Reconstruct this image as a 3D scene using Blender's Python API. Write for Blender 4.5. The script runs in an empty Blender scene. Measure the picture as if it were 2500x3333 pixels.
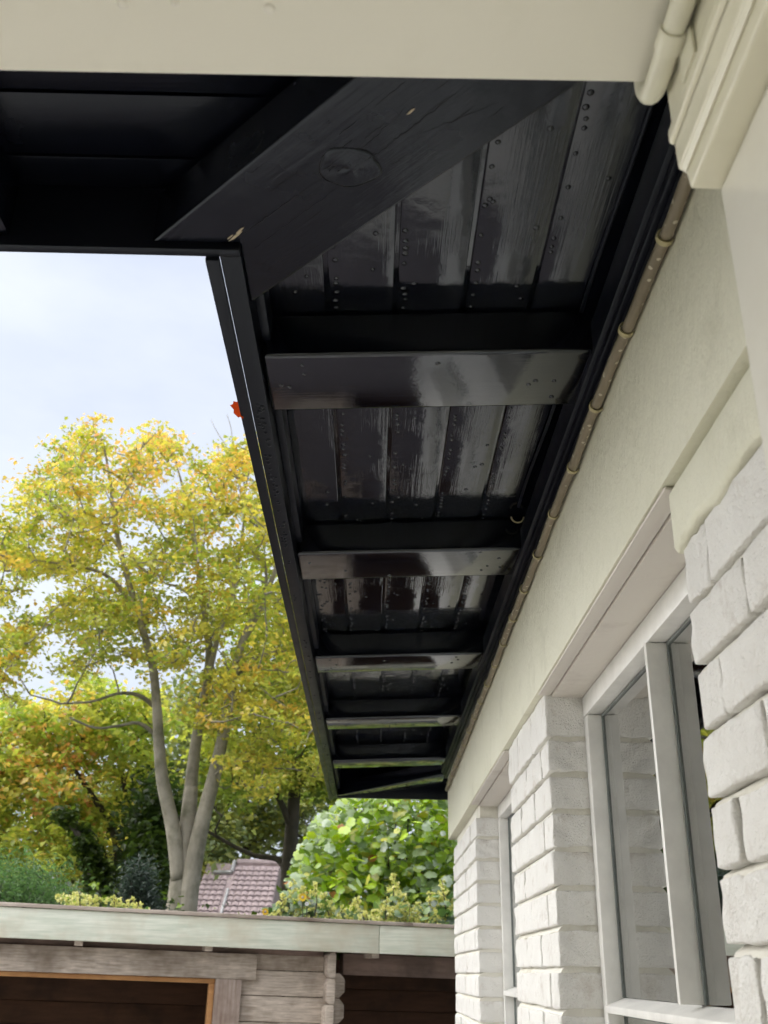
import bpy, bmesh, math, random
import numpy as np
from mathutils import Matrix, Vector

random.seed(7)
rng = np.random.default_rng(11)
sc = bpy.context.scene
C = sc.collection
H = 1.65                      # eye height; shapes below are written with z measured from the eye

# ---------------------------------------------------------------- camera
cx, cy = 1250.0, 1666.5
vp_y = np.array([1200.0, 3165.0]); vp_z = np.array([1380.0, -5350.0])
F = math.sqrt(-float(np.dot(vp_z - [cx, cy], vp_y - [cx, cy])))
def _dir(x, y):
    v = np.array([x - cx, cy - y, -F]); return v / np.linalg.norm(v)
_Y = _dir(*vp_y); _Z = _dir(*vp_z); _X = np.cross(_Y, _Z)
ROT = np.array([_X, _Y, _Z])
cam_d = bpy.data.cameras.new('camera')
cam_d.sensor_fit = 'VERTICAL'; cam_d.sensor_height = 24.0; cam_d.sensor_width = 18.0
cam_d.lens = F / 3333.0 * 24.0
cam_d.clip_start = 0.02; cam_d.clip_end = 2000.0
cam_d.dof.use_dof = True; cam_d.dof.focus_distance = 1.9; cam_d.dof.aperture_fstop = 6.5
cam = bpy.data.objects.new('camera', cam_d); C.objects.link(cam)
M = Matrix.Identity(4)
for i in range(3):
    for j in range(3):
        M[i][j] = float(ROT[i, j])
M[2][3] = H
cam.matrix_world = M
sc.camera = cam

# ---------------------------------------------------------------- sky, sun, exposure
SUN_EL, SUN_AZ = math.radians(40), math.radians(-72)      # azimuth from +Y (into the picture) towards +X
world = bpy.data.worlds.new('World'); sc.world = world; world.use_nodes = True
nt = world.node_tree; nt.nodes.clear()
wo = nt.nodes.new('ShaderNodeOutputWorld'); bg = nt.nodes.new('ShaderNodeBackground')
sky = nt.nodes.new('ShaderNodeTexSky'); sky.sky_type = 'NISHITA'; sky.sun_disc = False
sky.sun_elevation = SUN_EL; sky.sun_rotation = SUN_AZ; sky.air_density = 1.0; sky.dust_density = 3.0
tc = nt.nodes.new('ShaderNodeTexCoord'); mp = nt.nodes.new('ShaderNodeMapping'); mp.inputs['Scale'].default_value = (1.0, 1.0, 2.2)
mp.inputs['Location'].default_value = (0.35, 0.1, 0.0)
nz = nt.nodes.new('ShaderNodeTexNoise'); nz.inputs['Scale'].default_value = 2.3; nz.inputs['Detail'].default_value = 6; nz.inputs['Roughness'].default_value = 0.52
rp = nt.nodes.new('ShaderNodeValToRGB')
rp.color_ramp.elements[0].position = 0.33; rp.color_ramp.elements[0].color = (1.24, 1.38, 1.68, 1)
rp.color_ramp.elements[1].position = 0.66; rp.color_ramp.elements[1].color = (1.78, 1.89, 2.1, 1)
mx = nt.nodes.new('ShaderNodeMix'); mx.data_type = 'RGBA'; mx.inputs['Factor'].default_value = 0.95
nt.links.new(tc.outputs['Generated'], mp.inputs['Vector']); nt.links.new(mp.outputs['Vector'], nz.inputs['Vector'])
nt.links.new(nz.outputs['Fac'], rp.inputs['Fac'])
nt.links.new(sky.outputs['Color'], mx.inputs['A']); nt.links.new(rp.outputs['Color'], mx.inputs['B'])
nt.links.new(mx.outputs['Result'], bg.inputs['Color']); bg.inputs['Strength'].default_value = 0.1
nt.links.new(bg.outputs['Background'], wo.inputs['Surface'])

sun_d = bpy.data.lights.new('sun', 'SUN'); sun_d.energy = 1.42; sun_d.angle = math.radians(140); sun_d.color = (1.0, 0.97, 0.92)
sun = bpy.data.objects.new('sun', sun_d); C.objects.link(sun)
sdir = Vector((math.sin(SUN_AZ) * math.cos(SUN_EL), math.cos(SUN_AZ) * math.cos(SUN_EL), math.sin(SUN_EL)))
sun.rotation_euler = sdir.to_track_quat('Z', 'Y').to_euler()
sun.location = (-6, 3, 12)

sc.view_settings.view_transform = 'Standard'; sc.view_settings.look = 'None'
sc.view_settings.exposure = 2.34; sc.view_settings.gamma = 1.0; sc.view_settings.use_curve_mapping = False
sc.render.engine = 'CYCLES'
sc.cycles.use_denoising = True
sc.cycles.max_bounces = 6; sc.cycles.diffuse_bounces = 3; sc.cycles.glossy_bounces = 3
sc.cycles.use_adaptive_sampling = True; sc.cycles.adaptive_threshold = 0.04
sc.cycles.transparent_max_bounces = 8; sc.cycles.transmission_bounces = 4
sc.cycles.sample_clamp_indirect = 6.0

# ---------------------------------------------------------------- helpers
K = 2500.0 / 1659.0
def at(dx, dy, Y):
    """point at depth Y along the line of sight through a measured place (photo measured at 1659 px width)"""
    r = ROT @ _dir(dx * K, dy * K); return r * (Y / r[1])

def wloc(o):
    v = Vector((0, 0, 0))
    while o is not None:
        v += o.location; o = o.parent
    return v

def tag(o, label=None, cat=None, group=None, kind=None):
    if label: o['label'] = label
    if cat: o['category'] = cat
    if group: o['group'] = group
    if kind: o['kind'] = kind
    return o

def empty(name, x, y, z=0.0):
    o = bpy.data.objects.new(name, None); C.objects.link(o); o.location = (x, y, z); o.empty_display_size = 0.1
    return o

def link(name, me, parent=None, loc=None, rot=None, scale=None):
    o = bpy.data.objects.new(name, me); C.objects.link(o)
    l = Vector(loc) if loc is not None else Vector((0, 0, 0))
    if parent is not None:
        o.parent = parent; l = l - wloc(parent)
    o.location = l
    if rot is not None: o.rotation_euler = rot
    if scale is not None: o.scale = scale
    return o

def fastmesh(name, verts, faces, mat, cols=None, smooth=False):
    """verts Nx3 array (absolute), faces Mxk int array (k fixed)"""
    me = bpy.data.meshes.new(name)
    verts = np.asarray(verts, np.float32); faces = np.asarray(faces, np.int32)
    n, k = faces.shape
    me.vertices.add(len(verts)); me.vertices.foreach_set('co', verts.ravel())
    me.loops.add(n * k); me.loops.foreach_set('vertex_index', faces.ravel())
    me.polygons.add(n); me.polygons.foreach_set('loop_start', np.arange(0, n * k, k, dtype=np.int32))
    me.polygons.foreach_set('loop_total', np.full(n, k, np.int32))
    if smooth: me.polygons.foreach_set('use_smooth', np.ones(n, bool))
    if cols is not None:
        a = me.color_attributes.new('Col', 'FLOAT_COLOR', 'POINT')
        c4 = np.ones((len(verts), 4), np.float32); c4[:, :3] = cols
        a.data.foreach_set('color', c4.ravel())
    me.update(calc_edges=True); me.validate()
    me.materials.append(mat)
    return me

class MB:
    def __init__(s, f=None):
        s.v = []; s.f = []; s.fn = f
    def add(s, vs, fs):
        b = len(s.v)
        for p in vs:
            s.v.append(tuple(s.fn(p)) if s.fn else tuple(float(q) for q in p))
        for q in fs: s.f.append(tuple(b + i for i in q))
        return s
    def box(s, x0, x1, y0, y1, z0, z1):
        vs = [(x0, y0, z0), (x1, y0, z0), (x1, y1, z0), (x0, y1, z0), (x0, y0, z1), (x1, y0, z1), (x1, y1, z1), (x0, y1, z1)]
        return s.add(vs, [(0, 3, 2, 1), (4, 5, 6, 7), (0, 1, 5, 4), (1, 2, 6, 5), (2, 3, 7, 6), (3, 0, 4, 7)])
    def tbox(s, x0, x1, y0, y1, z0, z1, za, zb):
        """box whose bottom goes from z0 at x0 to z1 at x1, top likewise za..zb"""
        vs = [(x0, y0, z0), (x1, y0, z1), (x1, y1, z1), (x0, y1, z0), (x0, y0, za), (x1, y0, zb), (x1, y1, zb), (x0, y1, za)]
        return s.add(vs, [(0, 3, 2, 1), (4, 5, 6, 7), (0, 1, 5, 4), (1, 2, 6, 5), (2, 3, 7, 6), (3, 0, 4, 7)])
    def prism(s, poly, zf, h):
        """vertical prism over an xy polygon (counter-clockwise); zf(x,y) gives the bottom"""
        n = len(poly)
        vs = [(x, y, zf(x, y)) for x, y in poly] + [(x, y, zf(x, y) + h) for x, y in poly]
        fs = [tuple(range(n - 1, -1, -1)), tuple(range(n, 2 * n))] + [(i, (i + 1) % n, n + (i + 1) % n, n + i) for i in range(n)]
        return s.add(vs, fs)
    def yprism(s, poly, y0, y1):
        n = len(poly)
        vs = [(x, y0, z) for x, z in poly] + [(x, y1, z) for x, z in poly]
        fs = [tuple(range(n)), tuple(range(2 * n - 1, n - 1, -1))] + [(i, n + i, n + (i + 1) % n, (i + 1) % n) for i in range(n)]
        return s.add(vs, fs)
    def tube(s, pts, rad, seg=8, cap=True):
        pts = [np.array(p, float) for p in pts]
        if not hasattr(rad, '__len__'): rad = [rad] * len(pts)
        vs = []; fs = []; prev = None
        for i, p in enumerate(pts):
            d = pts[min(i + 1, len(pts) - 1)] - pts[max(i - 1, 0)]; d /= (np.linalg.norm(d) + 1e-9)
            if prev is None:
                a = np.cross(d, [0, 0, 1.0]) if abs(d[2]) < .9 else np.cross(d, [1.0, 0, 0])
            else:
                a = prev - d * np.dot(prev, d)
            a /= np.linalg.norm(a); b = np.cross(d, a); prev = a
            for k in range(seg):
                t = 2 * math.pi * k / seg
                vs.append(p + rad[i] * (a * math.cos(t) + b * math.sin(t)))
        for i in range(len(pts) - 1):
            for k in range(seg):
                fs.append((i * seg + k, i * seg + (k + 1) % seg, (i + 1) * seg + (k + 1) % seg, (i + 1) * seg + k))
        if cap:
            fs.append(tuple(range(seg - 1, -1, -1))); fs.append(tuple((len(pts) - 1) * seg + k for k in range(seg)))
        return s.add(vs, fs)
    def dome(s, p, r, h, seg=7):
        """flattened nail head hanging below p"""
        vs = []
        for rr, zz in ((1.0, 0.0), (0.86, -0.62), (0.45, -0.95)):
            for k in range(seg):
                t = 2 * math.pi * k / seg; vs.append((p[0] + r * rr * math.cos(t), p[1] + r * rr * math.sin(t), p[2] + h * zz))
        vs.append((p[0], p[1], p[2] - h))
        fs = []
        for i in range(2):
            for k in range(seg): fs.append((i * seg + k, (i + 1) * seg + k, (i + 1) * seg + (k + 1) % seg, i * seg + (k + 1) % seg))
        for k in range(seg): fs.append((2 * seg + k, 3 * seg, 2 * seg + (k + 1) % seg))
        return s.add(vs, fs)
    def mesh(s, name, mat, bevel=0.0, smooth=False, seg=2, wob=0.0, cuts=0):
        me = bpy.data.meshes.new(name)
        me.from_pydata([(x, y, z + H) for x, y, z in s.v], [], s.f)
        bm = bmesh.new(); bm.from_mesh(me)
        bmesh.ops.recalc_face_normals(bm, faces=bm.faces)
        if bevel > 0:
            es = [e for e in bm.edges if len(e.link_faces) == 2 and e.calc_face_angle(0) > 0.5]
            bmesh.ops.bevel(bm, geom=es, offset=bevel, segments=seg, affect='EDGES', profile=0.6, clamp_overlap=True)
        bm.to_mesh(me); bm.free()
        if smooth or bevel > 0:
            for p in me.polygons: p.use_smooth = True
            if bevel > 0 and hasattr(me, 'set_sharp_from_angle'): me.set_sharp_from_angle(angle=math.radians(50))
        me.materials.append(mat)
        return me
    def build(s, name, mat, parent=None, bevel=0.0, smooth=False, seg=2):
        return link(name, s.mesh(name, mat, bevel, smooth, seg), parent)

# ---------------------------------------------------------------- materials
def newmat(name):
    m = bpy.data.materials.new(name); m.use_nodes = True
    n = m.node_tree.nodes; l = m.node_tree.links
    return m, n, l, n['Principled BSDF']

def texnoise(n, l, scale, detail=4, rough=0.55, vec=None, stretch=None, rnd=False, rot=0.0):
    tcn = n.new('ShaderNodeTexCoord'); t = n.new('ShaderNodeTexNoise')
    t.inputs['Scale'].default_value = scale; t.inputs['Detail'].default_value = min(detail, 4); t.inputs['Roughness'].default_value = rough
    v = tcn.outputs['Object']
    if rnd:
        oi = n.new('ShaderNodeObjectInfo'); ad = n.new('ShaderNodeVectorMath'); ad.operation = 'ADD'
        ml = n.new('ShaderNodeMath'); ml.operation = 'MULTIPLY'; ml.inputs[1].default_value = 37.0
        l.new(oi.outputs['Random'], ml.inputs[0]); l.new(v, ad.inputs[0]); l.new(ml.outputs[0], ad.inputs[1]); v = ad.outputs[0]
    if rot:
        mr_ = n.new('ShaderNodeMapping'); mr_.inputs['Rotation'].default_value = (0, 0, rot); l.new(v, mr_.inputs['Vector']); v = mr_.outputs['Vector']
    if stretch:
        mpn = n.new('ShaderNodeMapping'); mpn.inputs['Scale'].default_value = stretch
        l.new(v, mpn.inputs['Vector']); v = mpn.outputs['Vector']
    l.new(v, t.inputs['Vector'])
    return t.outputs['Fac']

def ramp(n, l, fac, stops):
    r = n.new('ShaderNodeValToRGB'); e = r.color_ramp.elements
    e[0].position = stops[0][0]; e[0].color = (*stops[0][1], 1); e[1].position = stops[-1][0]; e[1].color = (*stops[-1][1], 1)
    for p, c in stops[1:-1]:
        x = e.new(p); x.color = (*c, 1)
    l.new(fac, r.inputs['Fac']); return r.outputs['Color']

def mixc(n, l, fac, a, b, mode='MIX'):
    m = n.new('ShaderNodeMix'); m.data_type = 'RGBA'; m.blend_type = mode
    if isinstance(fac, float): m.inputs['Factor'].default_value = fac
    else: l.new(fac, m.inputs['Factor'])
    for s, v in (('A', a), ('B', b)):
        if isinstance(v, tuple): m.inputs[s].default_value = (*v, 1)
        else: l.new(v, m.inputs[s])
    return m.outputs['Result']

def val(n, l, fac, a, b):
    r = n.new('ShaderNodeMapRange'); r.inputs['From Min'].default_value = a; r.inputs['From Max'].default_value = b
    l.new(fac, r.inputs['Value']); return r.outputs['Result']

def bumps(n, l, bsdf, lst):
    prev = None
    for fac, st, dist in lst:
        b = n.new('ShaderNodeBump'); b.inputs['Strength'].default_value = st; b.inputs['Distance'].default_value = dist
        l.new(fac, b.inputs['Height'])
        if prev is not None: l.new(prev, b.inputs['Normal'])
        prev = b.outputs['Normal']
    l.new(prev, bsdf.inputs['Normal'])

def black_paint(name, stretch, grain=0.55, rough=0.13, coat=0.3, spec=0.5, lumpy=0.35, rot=0.0, gd=0.0012):
    m, n, l, b = newmat(name)
    big = texnoise(n, l, 3.0, 4)
    col = ramp(n, l, big, [(0.3, (0.0018, 0.0024, 0.0058)), (0.7, (0.0034, 0.0042, 0.0078))])
    l.new(col, b.inputs['Base Color'])
    g = texnoise(n, l, 1.0, 5, 0.6, stretch=stretch, rot=rot)
    fine = texnoise(n, l, 160.0, 3, 0.6)
    lump = texnoise(n, l, 22.0, 3, 0.5)
    mask = val(n, l, texnoise(n, l, 7.0, 3), 0.42, 0.62)
    gm = n.new('ShaderNodeMath'); gm.operation = 'MULTIPLY'; l.new(g, gm.inputs[0]); l.new(mask, gm.inputs[1])
    rr = n.new('ShaderNodeMapRange'); rr.inputs['To Min'].default_value = rough * 0.75; rr.inputs['To Max'].default_value = rough * 1.7
    l.new(texnoise(n, l, 9.0, 4), rr.inputs['Value']); l.new(rr.outputs['Result'], b.inputs['Roughness'])
    bumps(n, l, b, [(lump, lumpy, 0.0012), (gm.outputs[0], grain, gd), (fine, 0.12, 0.0005)])
    b.inputs['Specular IOR Level'].default_value = spec; b.inputs['Specular Tint'].default_value = (0.80, 0.89, 1.0, 1); b.inputs['Coat Weight'].default_value = coat; b.inputs['Coat Roughness'].default_value = rough * 0.6
    l.new(b.inputs['Normal'].links[0].from_socket, b.inputs['Coat Normal'])
    return m

M_BLK_Y = black_paint('black_gloss_paint_lengthwise', (150, 4, 150), 0.8, 0.085, 0.45, 0.55, 0.25)
M_BLK_X = black_paint('black_gloss_paint_crosswise', (4, 150, 150), 0.22, 0.08, 0.5, 0.6, 0.16)
M_BLK_L = black_paint('black_porch_eave_paint', (4, 150, 150), 0.2, 0.2, 0.0, 0.3, 0.2)
M_BLK_D = black_paint('black_satin_paint_weathered', (9, 130, 60), 0.6, 0.2, 0.0, 0.46, 0.7, math.radians(45), 0.0017)
M_GUT = black_paint('black_trim_paint', (60, 3, 60), 0.15, 0.3, 0.0, 0.35)

def plaster(name, ca, cb, dirt, b1, sc1=45.0, rough=0.6, dirtlo=0.56):
    m, n, l, b = newmat(name)
    col = ramp(n, l, texnoise(n, l, 2.2, 5), [(0.3, ca), (0.72, cb)])
    col = mixc(n, l, val(n, l, texnoise(n, l, 6.0, 6, 0.7), dirtlo, 0.86), col, dirt)
    l.new(col, b.inputs['Base Color']); b.inputs['Roughness'].default_value = rough
    bumps(n, l, b, [(texnoise(n, l, sc1, 4, 0.6, stretch=(1, 1.5, 0.6)), b1, 0.004), (texnoise(n, l, sc1 * 4, 3, 0.6), b1 * 0.6, 0.0015)])
    return m
M_PLASTER = plaster('cream_wall_plaster_paint', (0.69, 0.68, 0.535), (0.765, 0.755, 0.62), (0.56, 0.55, 0.42), 1.0)
M_UNDER = plaster('lintel_underside_paint', (0.66, 0.62, 0.56), (0.72, 0.68, 0.61), (0.52, 0.47, 0.41), 0.3)
M_CEIL = plaster('cream_ceiling_paint', (0.83, 0.81, 0.70), (0.865, 0.845, 0.74), (0.80, 0.78, 0.66), 0.14, 14, 0.5)
M_MOULD = plaster('cream_gloss_moulding_paint', (0.77, 0.745, 0.58), (0.81, 0.78, 0.62), (0.7, 0.67, 0.5), 0.06, 18, 0.32)
M_JAMB = plaster('white_gloss_jamb_paint', (0.83, 0.81, 0.72), (0.86, 0.84, 0.75), (0.78, 0.75, 0.65), 0.06, 20, 0.3)

def brick_paint():
    m, n, l, b = newmat('white_painted_brick')
    col = ramp(n, l, texnoise(n, l, 9.0, 5, rnd=True), [(0.3, (0.79, 0.775, 0.735)), (0.7, (0.84, 0.83, 0.79))])
    d = val(n, l, texnoise(n, l, 16.0, 8, 0.75, rnd=True), 0.55, 0.78)
    col = mixc(n, l, d, col, (0.6, 0.55, 0.49))
    l.new(col, b.inputs['Base Color']); b.inputs['Roughness'].default_value = 0.62
    bumps(n, l, b, [(texnoise(n, l, 38.0, 5, 0.62, rnd=True), 0.8, 0.007), (texnoise(n, l, 240.0, 3, 0.65, rnd=True), 1.0, 0.004)])
    return m
M_BRICK = brick_paint()
M_MORTAR = plaster('painted_mortar', (0.70, 0.675, 0.58), (0.8, 0.78, 0.71), (0.5, 0.46, 0.35), 0.9, 60, 0.75, 0.55)

def simple(name, col, rough, metal=0.0, nscale=12.0, amt=0.25, bump=0.15, bs=60.0, stretch=None):
    m, n, l, b = newmat(name)
    lo = tuple(c * (1 - amt) for c in col); hi = tuple(min(1, c * (1 + amt * 0.5)) for c in col)
    l.new(ramp(n, l, texnoise(n, l, nscale, 5, 0.6, stretch=stretch), [(0.3, lo), (0.7, hi)]), b.inputs['Base Color'])
    b.inputs['Roughness'].default_value = rough; b.inputs['Metallic'].default_value = metal
    bumps(n, l, b, [(texnoise(n, l, bs, 4, 0.6, stretch=stretch), bump, 0.002)])
    return m
M_FRAME = simple('white_window_paint', (0.78, 0.77, 0.73), 0.35, nscale=11, amt=0.15, bump=0.22, bs=26)
M_PUTTY = simple('grey_glazing_putty', (0.2, 0.22, 0.21), 0.6, amt=0.3)
M_ROOM = simple('room_plaster', (0.7, 0.68, 0.65), 0.8, amt=0.1)
M_WHITEPIPE = simple('cream_painted_pipe', (0.77, 0.75, 0.6), 0.35, nscale=20, amt=0.06, bump=0.1)
M_CHIP = simple('exposed_dark_patch', (0.12, 0.105, 0.08), 0.8, nscale=120, amt=0.6)
M_WOODCHIP = simple('bare_wood', (0.5, 0.42, 0.3), 0.8, nscale=90, amt=0.3)
M_DARK = simple('dark_crack', (0.006, 0.006, 0.007), 0.7, amt=0.3)
M_MOSS = simple('green_algae', (0.03, 0.035, 0.012), 0.8, amt=0.4)

def conduit_mat():
    m, n, l, b = newmat('beige_plastic_conduit')
    col = ramp(n, l, texnoise(n, l, 12, 5), [(0.3, (0.17, 0.142, 0.095)), (0.7, (0.25, 0.21, 0.145))])
    t = n.new('ShaderNodeTexVoronoi'); tcn = n.new('ShaderNodeTexCoord'); t.inputs['Scale'].default_value = 62.0
    l.new(tcn.outputs['Object'], t.inputs['Vector'])
    sp = n.new('ShaderNodeMapRange'); sp.inputs['From Min'].default_value = 0.24; sp.inputs['From Max'].default_value = 0.17
    l.new(t.outputs['Distance'], sp.inputs['Value'])
    col = mixc(n, l, sp.outputs['Result'], col, (0.55, 0.5, 0.38))
    l.new(col, b.inputs['Base Color']); b.inputs['Roughness'].default_value = 0.42
    return m
M_CONDUIT = conduit_mat()
M_CLIP = simple('yellowed_plastic_clip', (0.42, 0.37, 0.2), 0.5, nscale=40, amt=0.3)

def glass_mat():
    m, n, l, b = newmat('window_glass')
    out = n['Material Output']; n.remove(b)
    fr = n.new('ShaderNodeFresnel'); fr.inputs['IOR'].default_value = 2.3
    tr = n.new('ShaderNodeBsdfTransparent'); tr.inputs['Color'].default_value = (0.82, 0.86, 0.84, 1)
    gl = n.new('ShaderNodeBsdfGlossy'); gl.inputs['Roughness'].default_value = 0.004; gl.inputs['Color'].default_value = (0.96, 0.97, 0.97, 1)
    bm_ = n.new('ShaderNodeBump'); bm_.inputs['Strength'].default_value = 0.04; bm_.inputs['Distance'].default_value = 0.004
    l.new(texnoise(n, l, 4.0, 2), bm_.inputs['Height']); l.new(bm_.outputs['Normal'], gl.inputs['Normal'])
    ms = n.new('ShaderNodeMixShader'); mm_ = n.new('ShaderNodeMath'); mm_.operation = 'MULTIPLY_ADD'; mm_.inputs[1].default_value = 0.9; mm_.inputs[2].default_value = 0.34; mm_.use_clamp = True
    l.new(fr.outputs[0], mm_.inputs[0]); l.new(mm_.outputs[0], ms.inputs[0]); l.new(tr.outputs[0], ms.inputs[1]); l.new(gl.outputs[0], ms.inputs[2])
    l.new(ms.outputs[0], out.inputs['Surface'])
    return m
M_GLASS = glass_mat()

def wood(name, ca, cb, dark, stretch, rough=0.75, bump=0.4, wet=0.5):
    m, n, l, b = newmat(name)
    col = ramp(n, l, texnoise(n, l, 1.0, 6, 0.62, stretch=stretch, rnd=True), [(0.28, ca), (0.68, cb)])
    k = val(n, l, texnoise(n, l, 3.2, 6, 0.65, rnd=True), 0.46, 0.72)
    col = mixc(n, l, k, col, dark)
    l.new(col, b.inputs['Base Color']); b.inputs['Roughness'].default_value = rough
    bumps(n, l, b, [(texnoise(n, l, 1.0, 6, 0.6, stretch=tuple(q * 1.6 for q in stretch), rnd=True), bump, 0.004)])
    return m
M_LOG = wood('weathered_grey_log', (0.36, 0.295, 0.235), (0.7, 0.61, 0.52), (0.2, 0.155, 0.115), (7, 30, 95))
M_POSTW = wood('weathered_brown_post', (0.28, 0.2, 0.16), (0.55, 0.46, 0.4), (0.17, 0.11, 0.08), (60, 60, 4))
M_SFASC = wood('pale_green_grey_fascia', (0.56, 0.61, 0.49), (0.83, 0.84, 0.72), (0.6, 0.55, 0.42), (3, 12, 60), 0.55, 0.12)
M_STRIP = wood('weathered_capping_strip', (0.36, 0.29, 0.24), (0.56, 0.48, 0.41), (0.22, 0.17, 0.13), (4, 10, 30))
M_ORANGE = wood('fresh_pine_trim', (0.42, 0.2, 0.07), (0.58, 0.31, 0.12), (0.3, 0.13, 0.05), (5, 12, 40))
M_INNER = wood('shade_toned_brown_planks', (0.075, 0.034, 0.016), (0.13, 0.06, 0.03), (0.04, 0.02, 0.01), (4, 10, 30))  # brown planks, darkened in colour to stand in for interior shade
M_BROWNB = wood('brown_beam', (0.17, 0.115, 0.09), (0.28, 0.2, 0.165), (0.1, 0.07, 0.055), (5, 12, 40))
M_FELT = simple('dark_roof_felt', (0.04, 0.04, 0.04), 0.9)
M_BARK = wood('smooth_grey_beech_bark', (0.19, 0.17, 0.13), (0.37, 0.33, 0.265), (0.12, 0.115, 0.07), (5, 5, 2.4), 0.85, 0.5)
M_BARKD = wood('dark_bark', (0.045, 0.038, 0.03), (0.085, 0.07, 0.055), (0.03, 0.03, 0.02), (9, 9, 3), 0.9, 0.7)
M_TILE = simple('brown_red_roof_tile', (0.38, 0.295, 0.295), 0.75, nscale=7, amt=0.3)
M_RENDERW = simple('pale_house_render', (0.55, 0.52, 0.47), 0.85)
M_LEAD = simple('pale_grey_flashing', (0.42, 0.41, 0.41), 0.6)

def leafmat(name, trans=0.5, gloss=0.06, grough=0.4):
    m, n, l, b = newmat(name); out = n['Material Output']; n.remove(b)
    at_ = n.new('ShaderNodeAttribute'); at_.attribute_name = 'Col'
    df = n.new('ShaderNodeBsdfDiffuse'); tl = n.new('ShaderNodeBsdfTranslucent'); gl = n.new('ShaderNodeBsdfGlossy')
    gl.inputs['Roughness'].default_value = grough
    l.new(at_.outputs['Color'], df.inputs['Color'])
    sat = n.new('ShaderNodeHueSaturation'); sat.inputs['Saturation'].default_value = 1.1; sat.inputs['Value'].default_value = 1.25
    l.new(at_.outputs['Color'], sat.inputs['Color']); l.new(sat.outputs['Color'], tl.inputs['Color'])
    a = n.new('ShaderNodeMixShader'); a.inputs[0].default_value = trans
    l.new(df.outputs[0], a.inputs[1]); l.new(tl.outputs[0], a.inputs[2])
    c = n.new('ShaderNodeMixShader'); c.inputs[0].default_value = gloss
    l.new(a.outputs[0], c.inputs[1]); l.new(gl.outputs[0], c.inputs[2]); l.new(c.outputs[0], out.inputs['Surface'])
    return m
M_LEAF = leafmat('tree_leaves')
M_BIGLEAF = leafmat('glossy_shrub_leaves', 0.4, 0.1, 0.4)
def plainleaf(name, col, trans=0.35, gloss=0.15):
    m = leafmat(name, trans, gloss, 0.33); n = m.node_tree.nodes; l = m.node_tree.links
    a = [x for x in n if x.type == 'ATTRIBUTE'][0]
    oi = n.new('ShaderNodeObjectInfo'); hs = n.new('ShaderNodeHueSaturation'); hs.inputs['Color'].default_value = (*col, 1)
    mr = n.new('ShaderNodeMapRange'); mr.inputs['To Min'].default_value = 0.6; mr.inputs['To Max'].default_value = 1.35
    l.new(oi.outputs['Random'], mr.inputs['Value']); l.new(mr.outputs['Result'], hs.inputs['Value'])
    for lk in list(a.outputs['Color'].links):
        to = lk.to_socket; l.remove(lk); l.new(hs.outputs['Color'], to)
    return m

# ---------------------------------------------------------------- ground
def ground_mat():
    m, n, l, b = newmat('lawn_ground')
    col = ramp(n, l, texnoise(n, l, 1.2, 6), [(0.3, (0.055, 0.07, 0.03)), (0.7, (0.085, 0.095, 0.05))])
    l.new(col, b.inputs['Base Color']); b.inputs['Roughness'].default_value = 0.9
    bumps(n, l, b, [(texnoise(n, l, 60, 4), 0.5, 0.02)])
    return m
g = MB(); g.add([(-400, -400, -H), (400, -400, -H), (400, 400, -H), (-400, 400, -H)], [(0, 1, 2, 3)])
tag(g.build('ground', ground_mat()), kind='structure')

M_PAVE = simple('light_concrete_paving', (0.66, 0.63, 0.58), 0.8, nscale=3, amt=0.2, bump=0.3)
ter = MB(); ter.box(-8.0, 4.0, 3.225, 9.5, -H - 0.05, -H + 0.006)
tag(ter.build('terrace', simple('dark_clinker_terrace', (0.15, 0.13, 0.135), 0.7, nscale=9, amt=0.4, bump=0.4)), kind='structure')
pav = MB(); pav.box(-8.0, 0.36, -2.0, 3.22, -H - 0.05, -H + 0.012)
pv = tag(pav.build('paving', simple('paving_joint_sand', (0.5, 0.47, 0.42), 0.9)), kind='structure')
slab = MB(); slab.box(-0.196, 0.196, -0.196, 0.196, -0.02 - H, 0.02 - H)
slab_me = slab.mesh('paving_slab', M_PAVE, bevel=0.004)
for i in range(12):
    for j in range(9):
        link('paving_slab', slab_me, pv, ((0.16 - 0.4 * i), -0.2 + 0.4 * j + 0.004 * random.random(), 0.012 + 0.004 * random.random()))

# ---------------------------------------------------------------- the house
house = tag(empty('white_house', 0.6, 2.8), 'white painted brick house with glossy black timber eave overhead', 'house')

# --- bricks
def brick_mesh(L, Dp, Hh, seed, cuts=9, r=0.003, amp=0.0014):
    rr = np.random.default_rng(seed)
    bm = bmesh.new(); bmesh.ops.create_cube(bm, size=2.0)
    bmesh.ops.subdivide_edges(bm, edges=bm.edges[:], cuts=cuts, use_grid_fill=True)
    hx, hy, hz = Dp / 2, L / 2, Hh / 2
    ph = rr.uniform(0, 6.28, (6, 3)); fr = rr.uniform(20, 150, (6, 3))
    for v in bm.verts:
        p = np.array(v.co)
        hh = np.array([hx, hy, hz]); ab = np.abs(p)
        p = np.sign(p) * np.where(ab > 0.9, 1.0, ab / 0.8 * (1 - r / hh)) * hh
        inn = np.clip(p, [-hx + r, -hy + r, -hz + r], [hx - r, hy - r, hz - r])
        dd = p - inn; ln = np.linalg.norm(dd)
        nrm = dd / ln if ln > 1e-9 else np.zeros(3)
        q = inn + nrm * r
        w = sum(math.sin(float(np.dot(fr[k], p)) + ph[k, 0]) for k in range(6)) / 6.0
        v.co = q + nrm * w * amp * 2.0 + np.array([-0.0008 * math.sin(p[1] * 31 + ph[0, 1]) * (p[0] < 0), 0, 0.0006 * math.sin(p[1] * 60 + ph[1, 1])])
    me = bpy.data.meshes.new('brick'); bm.to_mesh(me); bm.free()
    for p in me.polygons: p.use_smooth = True
    me.materials.append(M_BRICK); return me
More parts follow.
